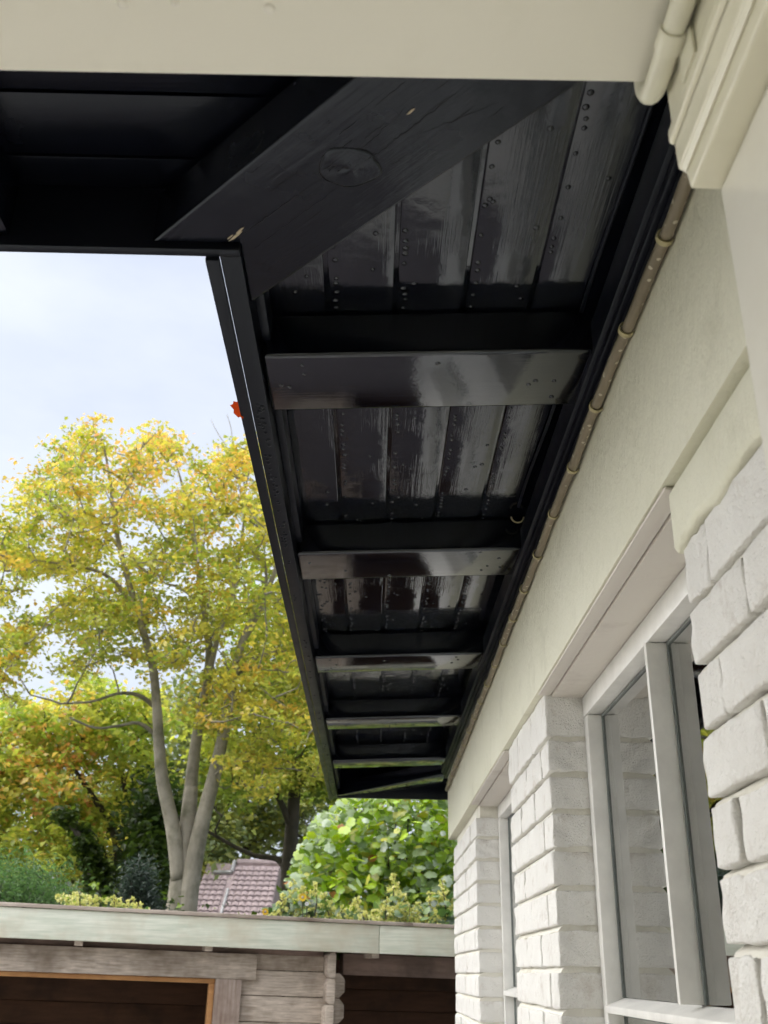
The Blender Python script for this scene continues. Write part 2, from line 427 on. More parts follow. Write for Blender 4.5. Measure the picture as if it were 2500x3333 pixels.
BR = {k: [brick_mesh(k, 0.1, 0.0655, 100 * i + j) for j in range(5)] for i, k in enumerate((0.21, 0.155, 0.1))}

def course(ya, yb, k):
    """lengths of the bricks in one course, from the near to the far edge"""
    j = 0.0045; span = yb - ya
    pat = [[0.21], [0.1, 0.21]][k % 2]
    out = []; y = ya; i = 0
    while y < yb - 0.03:
        L = pat[i] if i < len(pat) else 0.21
        if yb - (y + L) < 0.075: L = yb - y
        if L > 0.265: L = L / 2
        out.append((y, y + L)); y += L + j; i += 1
    return out

def pier(ya, yb, z0, ch, top, far_end=False):
    core = MB(); core.box(0.3915, 0.50, ya + 0.0045, yb - 0.0045, -H, top)
    for k in range(int((-0.5 - z0) / ch), int((top - z0) / ch) + 1):
        zj = z0 + k * ch
        if zj + 0.05 < top:            # weathered bed joint: recessed under the brick above, flush on the brick below
            n_ = max(6, int((yb - ya) / 0.03)); vs = []; fs = []
            for i in range(n_ + 1):
                y = ya + 0.004 + (yb - ya - 0.008) * i / n_; w_ = random.uniform(-0.0014, 0.0014); w2 = random.uniform(-0.001, 0.001)
                vs += [(0.396, y, zj + 0.0125), (0.3895 + w2, y, zj + 0.0122), (0.3790 + w_, y, zj + 0.0042 + w2), (0.3755 + w_, y, zj - 0.0018 + w2), (0.396, y, zj - 0.004)]
            for i in range(n_):
                for q in range(4): fs.append((i * 5 + q, (i + 1) * 5 + q, (i + 1) * 5 + q + 1, i * 5 + q + 1))
            fs += [(0, 1, 2, 3, 4), tuple(n_ * 5 + q for q in (4, 3, 2, 1, 0))]
            core.add(vs, fs)
    p = core.build('brick_pier', M_MORTAR, house)
    lowv = MB()
    k = 0
    ks = range(int((-H - z0) / ch) - 1, int((top - z0) / ch) + 2)
    for k in ks:
        za = z0 + k * ch + 0.0112; zb = z0 + (k + 1) * ch
        if za < -H + 0.02 or za > top - 0.047: continue
        if zb + 0.047 > top: zb = top
        for (a, b) in course(ya, yb, k):
            if zb > -0.42:
                L = b - a
                key = min(BR, key=lambda q: abs(q - L))
                me = random.choice(BR[key])
                link('brick', me, p, (0.374 + 0.05 + random.uniform(-0.003, 0.002), (a + b) / 2 + random.uniform(-0.0015, 0.0015), (za + zb) / 2 + H),
                     (random.uniform(-.012, .012), random.uniform(-.01, .01), random.uniform(-.01, .01) + (math.pi if False else 0)), (1, L / key, (zb - za) / 0.0655))
            else:
                lowv.box(0.374, 0.46, a, b, za, zb)
    lo = lowv.build('brickwork', M_BRICK, p); lo['kind'] = 'stuff'
    return p
LZ = 0.565
pier(0.30, 1.128, 0.030 - 0.0095, 0.075, 0.480)
pp_ = MB(); n_ = 28; top_ = []; bot_ = []
for i in range(n_ + 1):
    y = 0.30 + 0.832 * i / n_; zb_ = 0.479 + 0.004 * math.sin(y * 37) + random.uniform(-0.0025, 0.0025) - 0.012 * max(0.0, (0.8 - y))
    pp_.v += [(0.3665, y, 0.5555), (0.3655 + random.uniform(-0.001, 0.001), y, 0.535), (0.3660 + random.uniform(-0.001, 0.001), y, zb_ + 0.008), (0.371, y, zb_), (0.45, y, zb_), (0.45, y, 0.5555)]
for i in range(n_):
    for q in range(6): pp_.f.append((i * 6 + q, (i + 1) * 6 + q, (i + 1) * 6 + (q + 1) % 6, i * 6 + (q + 1) % 6))
pp_.f += [(0, 1, 2, 3, 4, 5), tuple(n_ * 6 + q for q in (5, 4, 3, 2, 1, 0))]
PATCH = pp_
pier(2.150, 2.770, 0.0155 - 0.0095, 0.0755, LZ)
pier(3.730, 4.750, 0.003 - 0.0095, 0.0745, LZ)

# --- lintel beam over piers and windows
lb = MB(); lb.box(0.357, 0.62, 0.25, 4.84, LZ, 1.02)
lint = lb.build('lintel_beam', M_PLASTER, house, bevel=0.0035, seg=2)
PATCH.build('plaster_band', M_PLASTER, house, bevel=0.003)
fl = MB(); fl.box(0.375, 0.5, 0.3, 1.128, 0.5558, LZ - 0.0004); fl.build('mortar_fillet', M_PLASTER, house)
u = MB(); u.box(0.389, 0.476, 1.124, 2.155, LZ - 0.010, LZ - 0.002); u.build('underside_board', M_UNDER, lint, bevel=0.002)
u = MB(); u.box(0.389, 0.476, 2.766, 3.735, LZ - 0.010, LZ - 0.002); u.build('underside_board', M_UNDER, lint, bevel=0.002)
u = MB(); u.box(0.3605, 0.3872, 1.124, 2.155, LZ - 0.006, LZ - 0.0015); u.build('underside_board', M_UNDER, lint, bevel=0.0015)
u = MB(); u.box(0.3605, 0.3872, 2.766, 3.735, LZ - 0.006, LZ - 0.0015); u.build('underside_board', M_UNDER, lint, bevel=0.0015)
def flake(name, mat, c, ux, uz, outline, parent, t=0.0012, axis='x'):
    m = MB(); n = len(outline)
    pts = []
    for s in (0, 1):
        for a, b in outline:
            p = np.array(c, float) + np.array(ux, float) * a + np.array(uz, float) * b
            nn = np.cross(ux, uz); nn = nn / np.linalg.norm(nn)
            pts.append(p + nn * t * s)
    m.add(pts, [tuple(range(n - 1, -1, -1)), tuple(range(n, 2 * n))] + [(i, (i + 1) % n, n + (i + 1) % n, n + i) for i in range(n)])
    return m.build(name, mat, parent)
flake('paint_chip', M_CHIP, (0.3572, 1.219, 0.618), (0, 1, 0), (0, 0, 1),
      [(-.008, .014), (-.002, .016), (.003, .006), (.001, -.002), (.004, -.010), (.002, -.021), (-.004, -.024), (-.005, -.014), (-.009, -.006), (-.007, .004)], lint, 0.0009)
flake('paint_chip', M_CHIP, (0.3572, 1.06, 0.655), (0, 1, 0), (0, 0, 1),
      [(-.002, .006), (.001, .004), (.002, -.004), (0, -.008), (-.003, -.002)], lint, 0.0008)
for (yy, zz, s) in ((1.66, 0.655, 1.0), (2.55, 0.63, 1.2), (1.95, 0.71, 0.8), (0.99, 0.76, 0.6), (1.33, 0.60, 0.6), (3.3, 0.66, 1.2)):
    flake('paint_chip', M_CHIP, (0.3572, yy, zz), (0, 1, 0), (0, 0, 1),
          [(-.0015 * s, .003 * s), (.0012 * s, .002 * s), (.001 * s, -.004 * s), (-.001 * s, -.003 * s)], lint, 0.0008)

# --- windows
def window(ya, yb, ymul):
    w = house
    fr = MB(); fr.box(0.455, 0.505, ya + 0.001, yb - 0.001, 0.511, LZ - 0.011)
    head = fr.build('window', M_FRAME, house, bevel=0.003)            # head rail carries the other members
    def mem(name, *b, bev=0.003, mat=M_FRAME):
        m = MB(); m.box(*b); return m.build(name, mat, head, bevel=bev)
    mem('window_jamb', 0.456, 0.505, yb - 0.036, yb - 0.001, -1.0, 0.510)
    mem('window_jamb', 0.456, 0.505, ya + 0.001, ya + 0.036, -1.0, 0.510)
    tz = -0.062
    ts = MB(); ts.yprism([(0.451, tz), (0.503, tz), (0.503, tz + 0.026), (0.49, tz + 0.026), (0.451, tz + 0.012)], ya + 0.037, yb - 0.037)
    ts.build('transom', M_FRAME, head, bevel=0.002)
    for a, b in ((ya + 0.037, ymul), (ymul + 0.016, yb - 0.037)):
        for z0, z1 in ((tz + 0.027, 0.510), (-0.98, tz - 0.001)):
            mem('pane', 0.4895, 0.4935, a + 0.001, b - 0.001, z0, z1, bev=0.0, mat=M_GLASS)
            q = MB()
            q.box(0.4862, 0.4893, a + 0.0005, a + 0.0045, z0, z1 - 0.005); q.box(0.4862, 0.4893, b - 0.0045, b - 0.0005, z0, z1 - 0.005)
            q.box(0.4862, 0.4893, a + 0.0005, b - 0.0005, z1 - 0.005, z1)
            q.build('putty_line', M_PUTTY, head)
    mem('mullion', 0.4515, 0.504, ymul + 0.001, ymul + 0.015, tz + 0.027, 0.510)
    mem('mullion', 0.4515, 0.504, ymul + 0.001, ymul + 0.015, -0.98, tz - 0.001)
    sl = MB(); sl.box(0.36, 0.51, ya + 0.002, yb - 0.002, -1.05, -1.001); sl.build('window_sill', M_FRAME, head, bevel=0.004)
    bw = MB(); bw.box(0.376, 0.5, ya + 0.001, yb - 0.001, -H, -1.051); bw.build('wall_panel', M_BRICK, house)
    return head
window(1.128, 2.150, 1.600)
window(2.770, 3.730, 3.24)

# --- room behind the glass, end wall, roof deck
rm = MB()
rm.box(2.6, 2.7, 0.25, 4.74, -H, 1.0); rm.box(0.52, 2.6, 0.2, 0.3, -H, 1.0)
rm.box(0.62, 2.6, 0.301, 4.63, 0.86, 0.9)
rm.box(0.51, 2.6, 0.301, 4.63, -H - 0.02, -H + 0.02)
rm.build('room_wall', M_ROOM, house)
ew = MB(); ew.box(0.501, 2.7, 4.64, 4.745, -H, 0.99); ew.build('end_wall', M_BRICK, house)

# --- eave levels: the soffit falls a little from the wall to the outer edge
XL, XR = -0.18, 0.345
def zr(x): return 0.855 + (x - XL) / (XR - XL) * 0.025          # underside of the rafters
def zb(x): return zr(x) + 0.078                                  # underside of the boards
def zflat(z): return lambda x, y: z

def nails(mb, pts, r=0.0047):
    for p in pts: mb.dome(p, r * random.uniform(0.8, 1.15), 0.0024, 7)

DIAG, HIP = 0.847, 5.39
edges = [-0.186, -0.085, 0.019, 0.126, 0.230, 0.357]
for i in range(5):
    a, b = edges[i], edges[i + 1]
    g_ = 0.0035
    x0, x1 = a + g_, b - g_
    m = MB(); poly = [(x0, DIAG - x0 + 0.002), (x1, DIAG - x1 + 0.002), (x1, HIP - x1 - 0.002), (x0, HIP - x0 - 0.002)]
    m.prism(poly, lambda x, y: zb(x), 0.018)
    bo = m.build('soffit_board', M_BLK_Y, house, bevel=0.0022)
    t = MB(); poly = [(b - 0.006, DIAG - b + 0.03), (b + 0.006, DIAG - b + 0.03), (b + 0.006, HIP - b - 0.03), (b - 0.006, HIP - b - 0.03)]
    if i < 4:
        t.prism(poly, lambda x, y: zb(x) + 0.007, 0.009); t.build('tongue_strip', M_BLK_Y, bo)
    nl = MB(); pts = []
    if i > 0:
        y = DIAG - a + 0.1
        while y < 5.0:
            if random.random() < 0.86:
                xx = a + 0.0125 + random.uniform(-0.0025, 0.003); pts.append((xx, y, zb(xx) + 0.0003))
            y += random.choice([0.012, 0.015, 0.018, 0.022, 0.03, 0.042, 0.06])
    for _ in range(30 if i < 4 else 12):
        xx = random.uniform(a + 0.02, b - 0.015); yy = random.uniform(DIAG - a + 0.15, 4.4); pts.append((xx, yy, zb(xx) + 0.0003))
    if i == 0:
        for _ in range(26):
            xx = -0.185 + random.uniform(0.02, 0.05); yy = random.uniform(2.2, 2.9); pts.append((xx, yy, zb(xx) + 0.0003))
    nails(nl, pts); no = nl.build('nail_heads', M_BLK_Y, bo, smooth=True); no['kind'] = 'stuff'
# boards of the eave over the porch front, running across
le = [0.55, 0.66, 0.764, 0.866, 0.968, 1.026]
for i in range(5):
    a, b = le[i] + 0.002, le[i + 1] - 0.002
    m = MB(); poly = [(-7.0, a), (DIAG - a - 0.003, a), (DIAG - b - 0.003, b), (-7.0, b)]
    m.prism(poly, lambda x, y: 0.938, 0.018)
    bo = m.build('soffit_board', M_BLK_L, house, bevel=0.002)
    if i < 4:
        t = MB(); t.box(-7.0, DIAG - b - 0.05, b - 0.002, b + 0.006, 0.945, 0.954); t.build('tongue_strip', M_BLK_X, bo)
# boards of the return eave at the far gable
for i in range(5):
    a, b = 4.86 + i * 0.124, 4.86 + (i + 1) * 0.124 - 0.006
    m = MB(); poly = [(HIP - a + 0.003, a), (2.6, a), (2.6, b), (HIP - b + 0.003, b)]
    m.prism(poly, lambda x, y: zb(min(x, .36)), 0.018); m.build('soffit_board', M_BLK_X, house, bevel=0.002)

# rafters
for k, y0 in enumerate((1.29, 2.087, 2.908, 3.715, 4.53)):
    m = MB(); m.tbox(-0.184, 0.352, y0, y0 + 0.165, zr(-0.184), zr(0.352), zb(-0.184) - 0.0008, zb(0.352) - 0.0008)
    ra = m.build('rafter', M_BLK_X, house, bevel=0.0075, seg=3)
    nl = MB(); pts = []
    for _ in range(9):
        xx = random.choice([random.uniform(-0.17, -0.10), random.uniform(-0.17, 0.33), random.uniform(0.22, 0.33)]); yy = y0 + random.uniform(0.012, 0.155)
        pts.append((xx, yy, zr(xx) + 0.0003))
    nails(nl, pts, 0.0042); no = nl.build('nail_heads', M_BLK_X, ra, smooth=True); no['kind'] = 'stuff'
m = MB(); m.box(-0.652, -0.482, 0.45, 1.0235, 0.852, 0.9375); m.build('rafter', M_BLK_Y, house, bevel=0.005)
for xr in (-1.29, -2.10, -2.91, -3.72, -4.53, -5.34):
    m = MB(); m.box(xr - 0.17, xr, 0.45, 1.0235, 0.852, 0.9375); m.build('rafter', M_BLK_Y, house, bevel=0.005)

# valley beam (45 degrees) with its round wood plug and cracks, hip beam at the far corner
def diag_beam(c, x0, x1, w, name, z0, ztop, mat):
    h = w / math.sqrt(2)
    m = MB(); lo = c - w / math.sqrt(2); hi = c + w / math.sqrt(2)
    return m, lo, hi
s2 = math.sqrt(0.5)
vb = MB()
lo, hi = 0.726, 0.966                    # x + y on the two long edges
poly = [(-0.300, 1.026), (-0.1862, 1.026), (-0.1862, 1.152), (0.33, hi - 0.33), (0.33, lo - 0.33)]
vb.prism(poly, lambda x, y: 0.851 + 0.012 * (x + 0.2), 0.080)
val_b = vb.build('valley_beam', M_BLK_D, house, bevel=0.004, seg=3)
def vz(x): return 0.851 + 0.012 * (x + 0.2)
# plug: a shallow irregular disc just proud of the beam
kc = np.array([-0.042, 0.888]); m = MB(); n = 26; ring = []
for j in range(n):
    t = 2 * math.pi * j / n; r = 0.031 * (1 + 0.05 * math.sin(3 * t + 1) + 0.04 * math.sin(5 * t) + random.uniform(-0.045, 0.045)); ring.append((r * math.cos(t), r * math.sin(t)))
vs = []; fs = []
RN = [(1.0, 0.0008), (0.985, -0.0007)] + [(0.985 - 0.09 * q, -0.0009 - (0.0007 if q % 2 else 0.0) - 0.0001 * q) for q in range(1, 10)]
for s_, dz in RN:
    for a, b in ring: vs.append((kc[0] + a * s_ * 1.18 + 0.004 * (1 - s_), kc[1] + b * s_, vz(kc[0]) + dz + 0.0004 * math.sin(a * 190 + b * 150)))
vs.append((kc[0] + 0.004, kc[1], vz(kc[0]) - 0.0016))
for q in range(len(RN) - 1):
    for j in range(n): fs.append((q * n + j, q * n + (j + 1) % n, (q + 1) * n + (j + 1) % n, (q + 1) * n + j))
for j in range(n): fs.append(((len(RN) - 1) * n + j, (len(RN) - 1) * n + (j + 1) % n, len(RN) * n))
m.add(vs, fs); m.build('wood_plug', M_BLK_D, val_b, smooth=True)
def crack(pts, w=0.0011, name='crack', mat=None, parent=None):
    m = MB(); P = []
    for i, (x, y) in enumerate(pts):
        P.append((x, y, vz(x) - 0.0002))
    rad = [w * (0.25 + 0.75 * math.sin(math.pi * (i + 0.5) / len(P))) for i in range(len(P))]
    m.tube(P, rad, 5); return m.build(name, mat or M_DARK, parent or val_b)
def jag(a, b, n, amp):
    out = []
    for i in range(n + 1):
        t = i / n; p = np.array(a) * (1 - t) + np.array(b) * t; out.append((p[0] + random.uniform(-amp, amp), p[1] + random.uniform(-amp, amp)))
    return out
crack(jag((-0.205, 1.03), (-0.075, 0.905), 30, 0.0012), 0.0005)
crack(jag((-0.17, 1.035), (-0.06, 0.925), 26, 0.0014), 0.00035)
crack(jag((-0.012, 0.868), (0.075, 0.775), 24, 0.0018), 0.0006)
crack(jag((-0.03, 0.862), (0.02, 0.80), 16, 0.0016), 0.0004)
crack(jag((0.03, 0.84), (0.12, 0.79), 18, 0.0016), 0.0003)
for q in range(16):
    xa = random.uniform(-0.15, 0.13); sa = random.uniform(0.77, 0.93); ln = random.uniform(0.015, 0.05); ya_ = sa - xa
    if 0.75 < ya_ < 1.02: crack(jag((xa, ya_), (xa + ln * s2, ya_ - ln * s2), 8, 0.0009), 0.00035)
for q in range(11):
    a = (kc[0] - 0.028 + q * 0.0045 + random.uniform(-.003, .003), kc[1] + 0.012 - q * 0.001 + random.uniform(-.012, .008)); m = MB()
    P = [(x, y, vz(x) - 0.0013) for i, (x, y) in enumerate(jag(a, (a[0] + 0.014, a[1] - 0.015), 6, 0.0012))]
    m.tube(P, [0.0002, 0.0003, 0.0004, 0.0005, 0.0004, 0.0003, 0.0002], 5); m.build('crack', M_DARK, val_b)
rr_ = []
for j in range(0, 27):
    t = 2 * math.pi * j / 26; rr_.append((kc[0] + 0.0315 * 1.18 * math.cos(t) * (1 + 0.05 * math.sin(3 * t + 1)), kc[1] + 0.0315 * math.sin(t) * (1 + 0.05 * math.sin(5 * t))))
crack(rr_[2:20], 0.0006); crack(rr_[20:26], 0.0004)
for (x, y, l_, w_) in ((-0.190, 1.010, 0.014, 0.0022), (-0.183, 0.999, 0.008, 0.0016), (-0.197, 1.012, 0.006, 0.001), (0.026, 0.803, 0.006, 0.0015)):
    d = np.array([s2, -s2, 0]); e_ = np.array([s2, s2, 0])
    flake('bare_wood_chip', M_WOODCHIP, (x, y, vz(x) - 0.0012), tuple(d), tuple(e_),
          [(-l_, 0), (-l_ * .4, w_), (l_ * .3, w_ * .7), (l_, w_ * .2), (l_ * .5, -w_ * .8), (-l_ * .3, -w_ * .5)], val_b, 0.0016)
hb = MB(); poly = [(-0.186, 5.455), (-0.02, 5.291), (0.352, 4.919), (0.352, 5.16), (0.024, 5.477), (-0.186, 5.477)]
hb.prism(poly, lambda x, y: zr(x) - 0.003, 0.07)
hbo = hb.build('hip_beam', M_BLK_X, house, bevel=0.004)
nl = MB(); nails(nl, [(x, 5.38 - x + random.uniform(-.06, .06), zr(x) - 0.0028) for x in [random.uniform(-0.12, 0.3) for _ in range(14)]], 0.005)
no = nl.build('nail_heads', M_DARK, hbo, smooth=True); no['kind'] = 'stuff'

# fascia boards and the thin outer trim strip with its daylight gap
m = MB(); m.tbox(-0.2135, -0.1865, 1.0418, 5.50, 0.8425, 0.8445, 0.965, 0.965)
fa = m.build('fascia_board', M_GUT, house, bevel=0.0008)
nl = MB(); nails(nl, [(-0.2 + random.uniform(-0.006, 0.006), random.choice([random.uniform(1.4, 2.0), random.uniform(1.4, 5.4)]), 0.8437) for _ in range(90)], 0.0036)
no = nl.build('nail_heads', M_GUT, fa, smooth=True); no['kind'] = 'stuff'
m = MB(); m.box(-0.2325, -0.21388, 1.0418, 5.52, 0.836, 0.8445)
m.build('trim_strip', M_GUT, house, bevel=0.002)
m = MB(); m.box(-7.0, -0.1866, 1.0265, 1.0415, 0.8415, 0.965); m.build('fascia_board', M_GUT, house, bevel=0.003)
m = MB(); m.box(-0.1855, 2.6, 5.4785, 5.50, 0.846, 0.965); m.build('fascia_board', M_GUT, house, bevel=0.003)
# inner fillet between fascia and rafters
m = MB(); m.box(-0.186, -0.172, 1.17, 5.44, zr(-0.18) + 0.03, zb(-0.18) - 0.001); m.build('fillet_strip', M_GUT, house, bevel=0.002)

# stepped black trim on top of the wall
tr = [(0.3265, 0.357, 0.872, 0.93), (0.3345, 0.357, 0.858, 0.8715), (0.343, 0.357, 0.846, 0.8575)]
for a, b, c, d in tr:
    m = MB(); m.box(a, b - 0.0004, 0.62, 4.845, c, d); m.build('wall_trim', M_GUT, house, bevel=0.003)
# roof deck
m = MB(); m.box(-0.2132, 2.9, 0.3, 5.51, 0.985, 1.06); m.box(-7.0, -0.2134, 0.3, 1.03, 0.985, 1.06)
m.build('roof_deck', M_FELT, house)

# thin black cable clipped along the boards
cab = tag(empty('black_cable', 0.318, 1.5, 0.945 + H), 'thin black cable running along the soffit boards beside the wall trim', 'cable')
m = MB(); P = []
yy = 0.72
while yy < 2.06:
    P.append((0.316 + 0.003 * math.sin(yy * 9), yy, zb(0.316) - 0.004 - 0.002 * math.sin(yy * 5))); yy += 0.05
m.tube(P, 0.0032, 8); m.build('cable_run', M_GUT, cab, smooth=True)
m = MB(); P = [(0.316 + 0.014 * math.cos(t), 2.055, zb(0.316) - 0.012 + 0.014 * math.sin(t)) for t in np.linspace(math.pi, 2 * math.pi, 12)]
m.tube(P, 0.0018, 6); m.build('cable_ring', M_CLIP, cab, smooth=True)

# --- porch ceiling, stepped moulding and white jamb beside the camera
YE = 0.62
m = MB()
vs = [(-2.4, -1.6, 0.682), (0.45, -1.6, 0.700), (0.45, YE + 0.0, 0.700), (-2.4, YE + 0.004, 0.682)]
m.add(vs + [(x, y, 1.1) for x, y, z in vs], [(0, 3, 2, 1), (4, 5, 6, 7), (0, 1, 5, 4), (1, 2, 6, 5), (2, 3, 7, 6), (3, 0, 4, 7)])
m.build('porch_ceiling', M_CEIL, house, bevel=0.003)
for (dx_, dy_, r_) in ((262, 28, 0.0055), (376, 26, 0.004), (580, 40, 0.0055), (744, 3, 0.006)):
    rr0 = ROT @ _dir(dx_ * K, dy_ * K); q = rr0 * (0.6855 / rr0[2]); m = MB(); m.dome((q[0], q[1], 0.682 + 0.018 * (q[0] + 2.4) / 2.85 + 0.0004), r_, 0.0022, 10)
    m.build('filler_dab', M_JAMB, house, smooth=True)
prof = [(0.2385, 0.699), (0.2390, 0.612), (0.2392, 0.6), (0.2455, 0.5965), (0.2472, 0.580), (0.272, 0.580), (0.3, 0.58), (0.3, 0.699)]
m = MB(); m.yprism(prof, -1.6, YE); m.build('moulding', M_MOULD, house, bevel=0.0032, seg=3)
m = MB(); m.yprism([(0.2345, 0.640), (0.2345, 0.6285), (0.2384, 0.6255), (0.2384, 0.643)], -1.6, YE - 0.001); m.build('moulding_bead', M_MOULD, house, bevel=0.0015)
m = MB(); m.yprism([(0.2405, 0.6), (0.2435, 0.594), (0.2455, 0.596), (0.2455, 0.6)], -1.6, YE - 0.004); m.build('moulding_bead', M_MOULD, house)
m = MB(); m.box(0.2705, 0.35, -1.6, YE - 0.002, -H, 0.5795); m.build('door_jamb', M_JAMB, house, bevel=0.004, seg=3)

m = MB(); m.box(-2.4, 0.268, -1.62, -1.5, -H, 0.68); m.build('porch_wall', M_CEIL, house)
m = MB(); m.box(-7.0, -2.2, 0.28, 0.47, -H, 0.98); m.build('wing_wall', M_BRICK, house)
m = MB(); m.box(-2.4, -2.2, -1.6, 0.279, -H, 0.68); m.build('porch_wall', M_CEIL, house)
m = MB(); m.box(-7.0, 3.0, -6.0, -1.63, -H, 1.4); m.build('building_block', M_PLASTER, house)
# --- electrical conduit along the top of the lintel
con = tag(empty('electrical_conduit', 0.345, 1.4, 0.83 + H), 'beige plastic conduit pipe clipped along the top of the cream wall', 'pipe')
kp = [(0.55, 0.83), (0.80, 0.829), (0.948, 0.8275), (1.21, 0.834), (1.36, 0.832), (1.56, 0.824), (1.81, 0.8275), (2.1, 0.822), (2.56, 0.816), (3.2, 0.806), (4.0, 0.793), (4.76, 0.781)]
P = []
for i, yv in enumerate(np.linspace(0.55, 4.76, 90)):
    zv = np.interp(yv, [a for a, b in kp], [b for a, b in kp]); P.append((0.3455 + 0.0012 * math.sin(yv * 7), yv, zv + 0.0015 * math.sin(yv * 31.4)))
m = MB(); m.tube(P, 0.0085, 12); m.build('pipe_run', M_CONDUIT, con, smooth=True)
yc = 0.966
while yc < 4.75:
    zc = np.interp(yc, [a for a, b in kp], [b for a, b in kp]) + 0.0015 * math.sin(yc * 31.4)
    m = MB(); Q = [(0.3455 + 0.0108 * math.cos(t), yc, zc + 0.0108 * math.sin(t)) for t in np.linspace(math.radians(105), math.radians(330), 14)]
    vs = []; fs = []
    for (x, y, z) in Q:
        dx, dz = (x - 0.3455) / 0.0108, (z - zc) / 0.0108
        for (o, yo) in ((0.0, -0.0042), (0.0022, -0.0042), (0.0022, 0.0042), (0.0, 0.0042)):
            vs.append((x - dx * 0.0014 + dx * o, y + yo, z - dz * 0.0014 + dz * o))
    for i in range(len(Q) - 1):
        for k in range(4): fs.append((i * 4 + k, i * 4 + (k + 1) % 4, (i + 1) * 4 + (k + 1) % 4, (i + 1) * 4 + k))
    fs += [(0, 1, 2, 3), tuple(len(vs) - 4 + i for i in (3, 2, 1, 0))]
    m.add(vs, fs); m.box(0.348, 0.3568, yc - 0.006, yc + 0.006, zc + 0.009, zc + 0.017)
    m.build('pipe_clip', M_CLIP, con, bevel=0.0006)
    yc += 0.2025 + random.uniform(-0.006, 0.006)

# --- painted pipe that comes along the porch ceiling and bends up at its edge
pp = tag(empty('painted_pipe', 0.224, 0.5, 0.68 + H), 'cream painted pipe bending round the edge of the porch ceiling', 'pipe')
m = MB(); P = [(0.2300, y, 0.6868) for y in (-1.2, -0.6)] + [(0.2275, 0.0, 0.6845)] + [(0.2266, y, 0.6835) for y in (0.35, 0.56, 0.60)]
for t in np.linspace(0.15, math.pi / 2, 8): P.append((0.2262, 0.606 + 0.026 * math.sin(t), 0.6835 + 0.026 * (1 - math.cos(t))))
P += [(0.2262, 0.632, 0.76), (0.2262, 0.632, 0.9)]
m.tube(P, 0.0098, 14); m.build('pipe_run', M_WHITEPIPE, pp, smooth=True)
m = MB(); Q = [(0.2268 + 0.0104 * math.cos(t), 0, 0.6835 + 0.0104 * math.sin(t)) for t in np.linspace(math.radians(160), math.radians(330), 14)]
vs = []; fs = []
for (x, y, z) in Q:
    dx, dz = (x - 0.2268) / 0.0104, (z - 0.6835) / 0.0104
    for (o, yo) in ((-0.001, 0.552), (0.0014, 0.552), (0.0014, 0.572), (-0.001, 0.572)): vs.append((x + dx * o, yo, z + dz * o))
for i in range(len(Q) - 1):
    for k in range(4): fs.append((i * 4 + k, i * 4 + (k + 1) % 4, (i + 1) * 4 + (k + 1) % 4, (i + 1) * 4 + k))
m.add(vs, fs); m.box(0.2352, 0.2384, 0.545, 0.575, 0.648, 0.678)
m.build('pipe_strap', M_WHITEPIPE, pp, bevel=0.0008)

# --- red autumn leaf caught on the outer strip
def leaf_shape(n=11):
    pts = [(0.0, -0.38), (0.16, -0.48), (0.40, -0.33), (0.38, -0.14), (0.54, 0.02), (0.40, 0.16), (0.36, 0.33), (0.17, 0.36), (0.0, 0.56)]
    left = [(-x, y) for x, y in reversed(pts[1:-1])]
    return pts + left
M_REDLEAF = plainleaf('red_autumn_leaf', (0.62, 0.07, 0.015), 0.4, 0.05)
m = MB(); LS = leaf_shape(); c = np.array((-0.2345, 1.44, 0.848))
ux = np.array((-0.024, -0.020, 0.0)); uy = np.array((-0.006, 0.004, 0.038))
pts = [c + ux * a * 0.8 + uy * b + np.array((-0.004, -0.003, 0)) * (a * a * 4) for a, b in LS]; ctr = c + np.array((0.002, 0.002, 0))
m.add(pts + [ctr], [(i, (i + 1) % len(pts), len(pts)) for i in range(len(pts))])
tag(m.build('autumn_leaf', M_REDLEAF), 'small red autumn leaf stuck to the outer edge of the eave', 'leaf')

# ---------------------------------------------------------------- log shed
yaw = math.radians(14)
T = np.array([math.cos(yaw), math.sin(yaw), 0]); N = np.array([math.sin(yaw), -math.cos(yaw), 0]); P0 = np.array([0.4, 6.2, 0])
TILT = 0.018
shed = tag(empty('log_shed', -0.8, 6.0), 'weathered grey log shed with pale green fascia board and open front', 'shed')
def sfn(p):      # local (u along the front, o towards the viewer, z) -> world; the roof line falls slightly to the right
    u_, o_, z_ = p; q = P0 + T * u_ + N * o_; return (q[0], q[1], z_ - TILT * u_)
def sbox(name, mat, u0, u1, z0, z1, front, thick, bevel=0.004):
    m = MB(sfn); m.box(u0, u1, front - thick, front, z0, z1); return m.build(name, mat, shed, bevel=bevel)
s_ = 0.97
def su(u_): # a length measured on the wall plane moved to the fascia plane
    w = s_ * (P0 + T * u_); return float(np.dot(w - P0, T))
sbox('fascia_board', M_SFASC, -3.6, su(-0.352), 0.088 * s_, 0.236 * s_, 0.17, 0.022)
sbox('fascia_board', M_SFASC, su(-0.350), 1.4, 0.0895 * s_, 0.2362 * s_, 0.171, 0.022)
sbox('capping_strip', M_STRIP, -3.6, su(-0.16), 0.2385 * s_, 0.258 * s_, 0.182, 0.05)
sbox('capping_strip', M_STRIP, su(-0.158), 1.4, 0.2392 * s_, 0.2588 * s_, 0.181, 0.05)
sbox('roof', M_FELT, -3.6, 1.4, 0.20, 0.228, 0.145, 1.5)
for u_ in (-2.67, -1.985, -1.30, -0.365, 0.3): sbox('rafter_end', M_LOG, su(u_) - 0.021, su(u_) + 0.021, 0.064, 0.10, 0.14, 0.5)
sbox('soffit_board', M_BROWNB, -3.6, 1.4, 0.112, 0.13, 0.138, 0.14, 0.0)
sbox('door_header', M_LOG, -3.5, -1.044, -0.066, 0.060, 0.035, 0.035, 0.005)
sbox('top_log', M_BROWNB, -3.5, -0.67, 0.062, 0.111, 0.0, 0.04, 0.004)
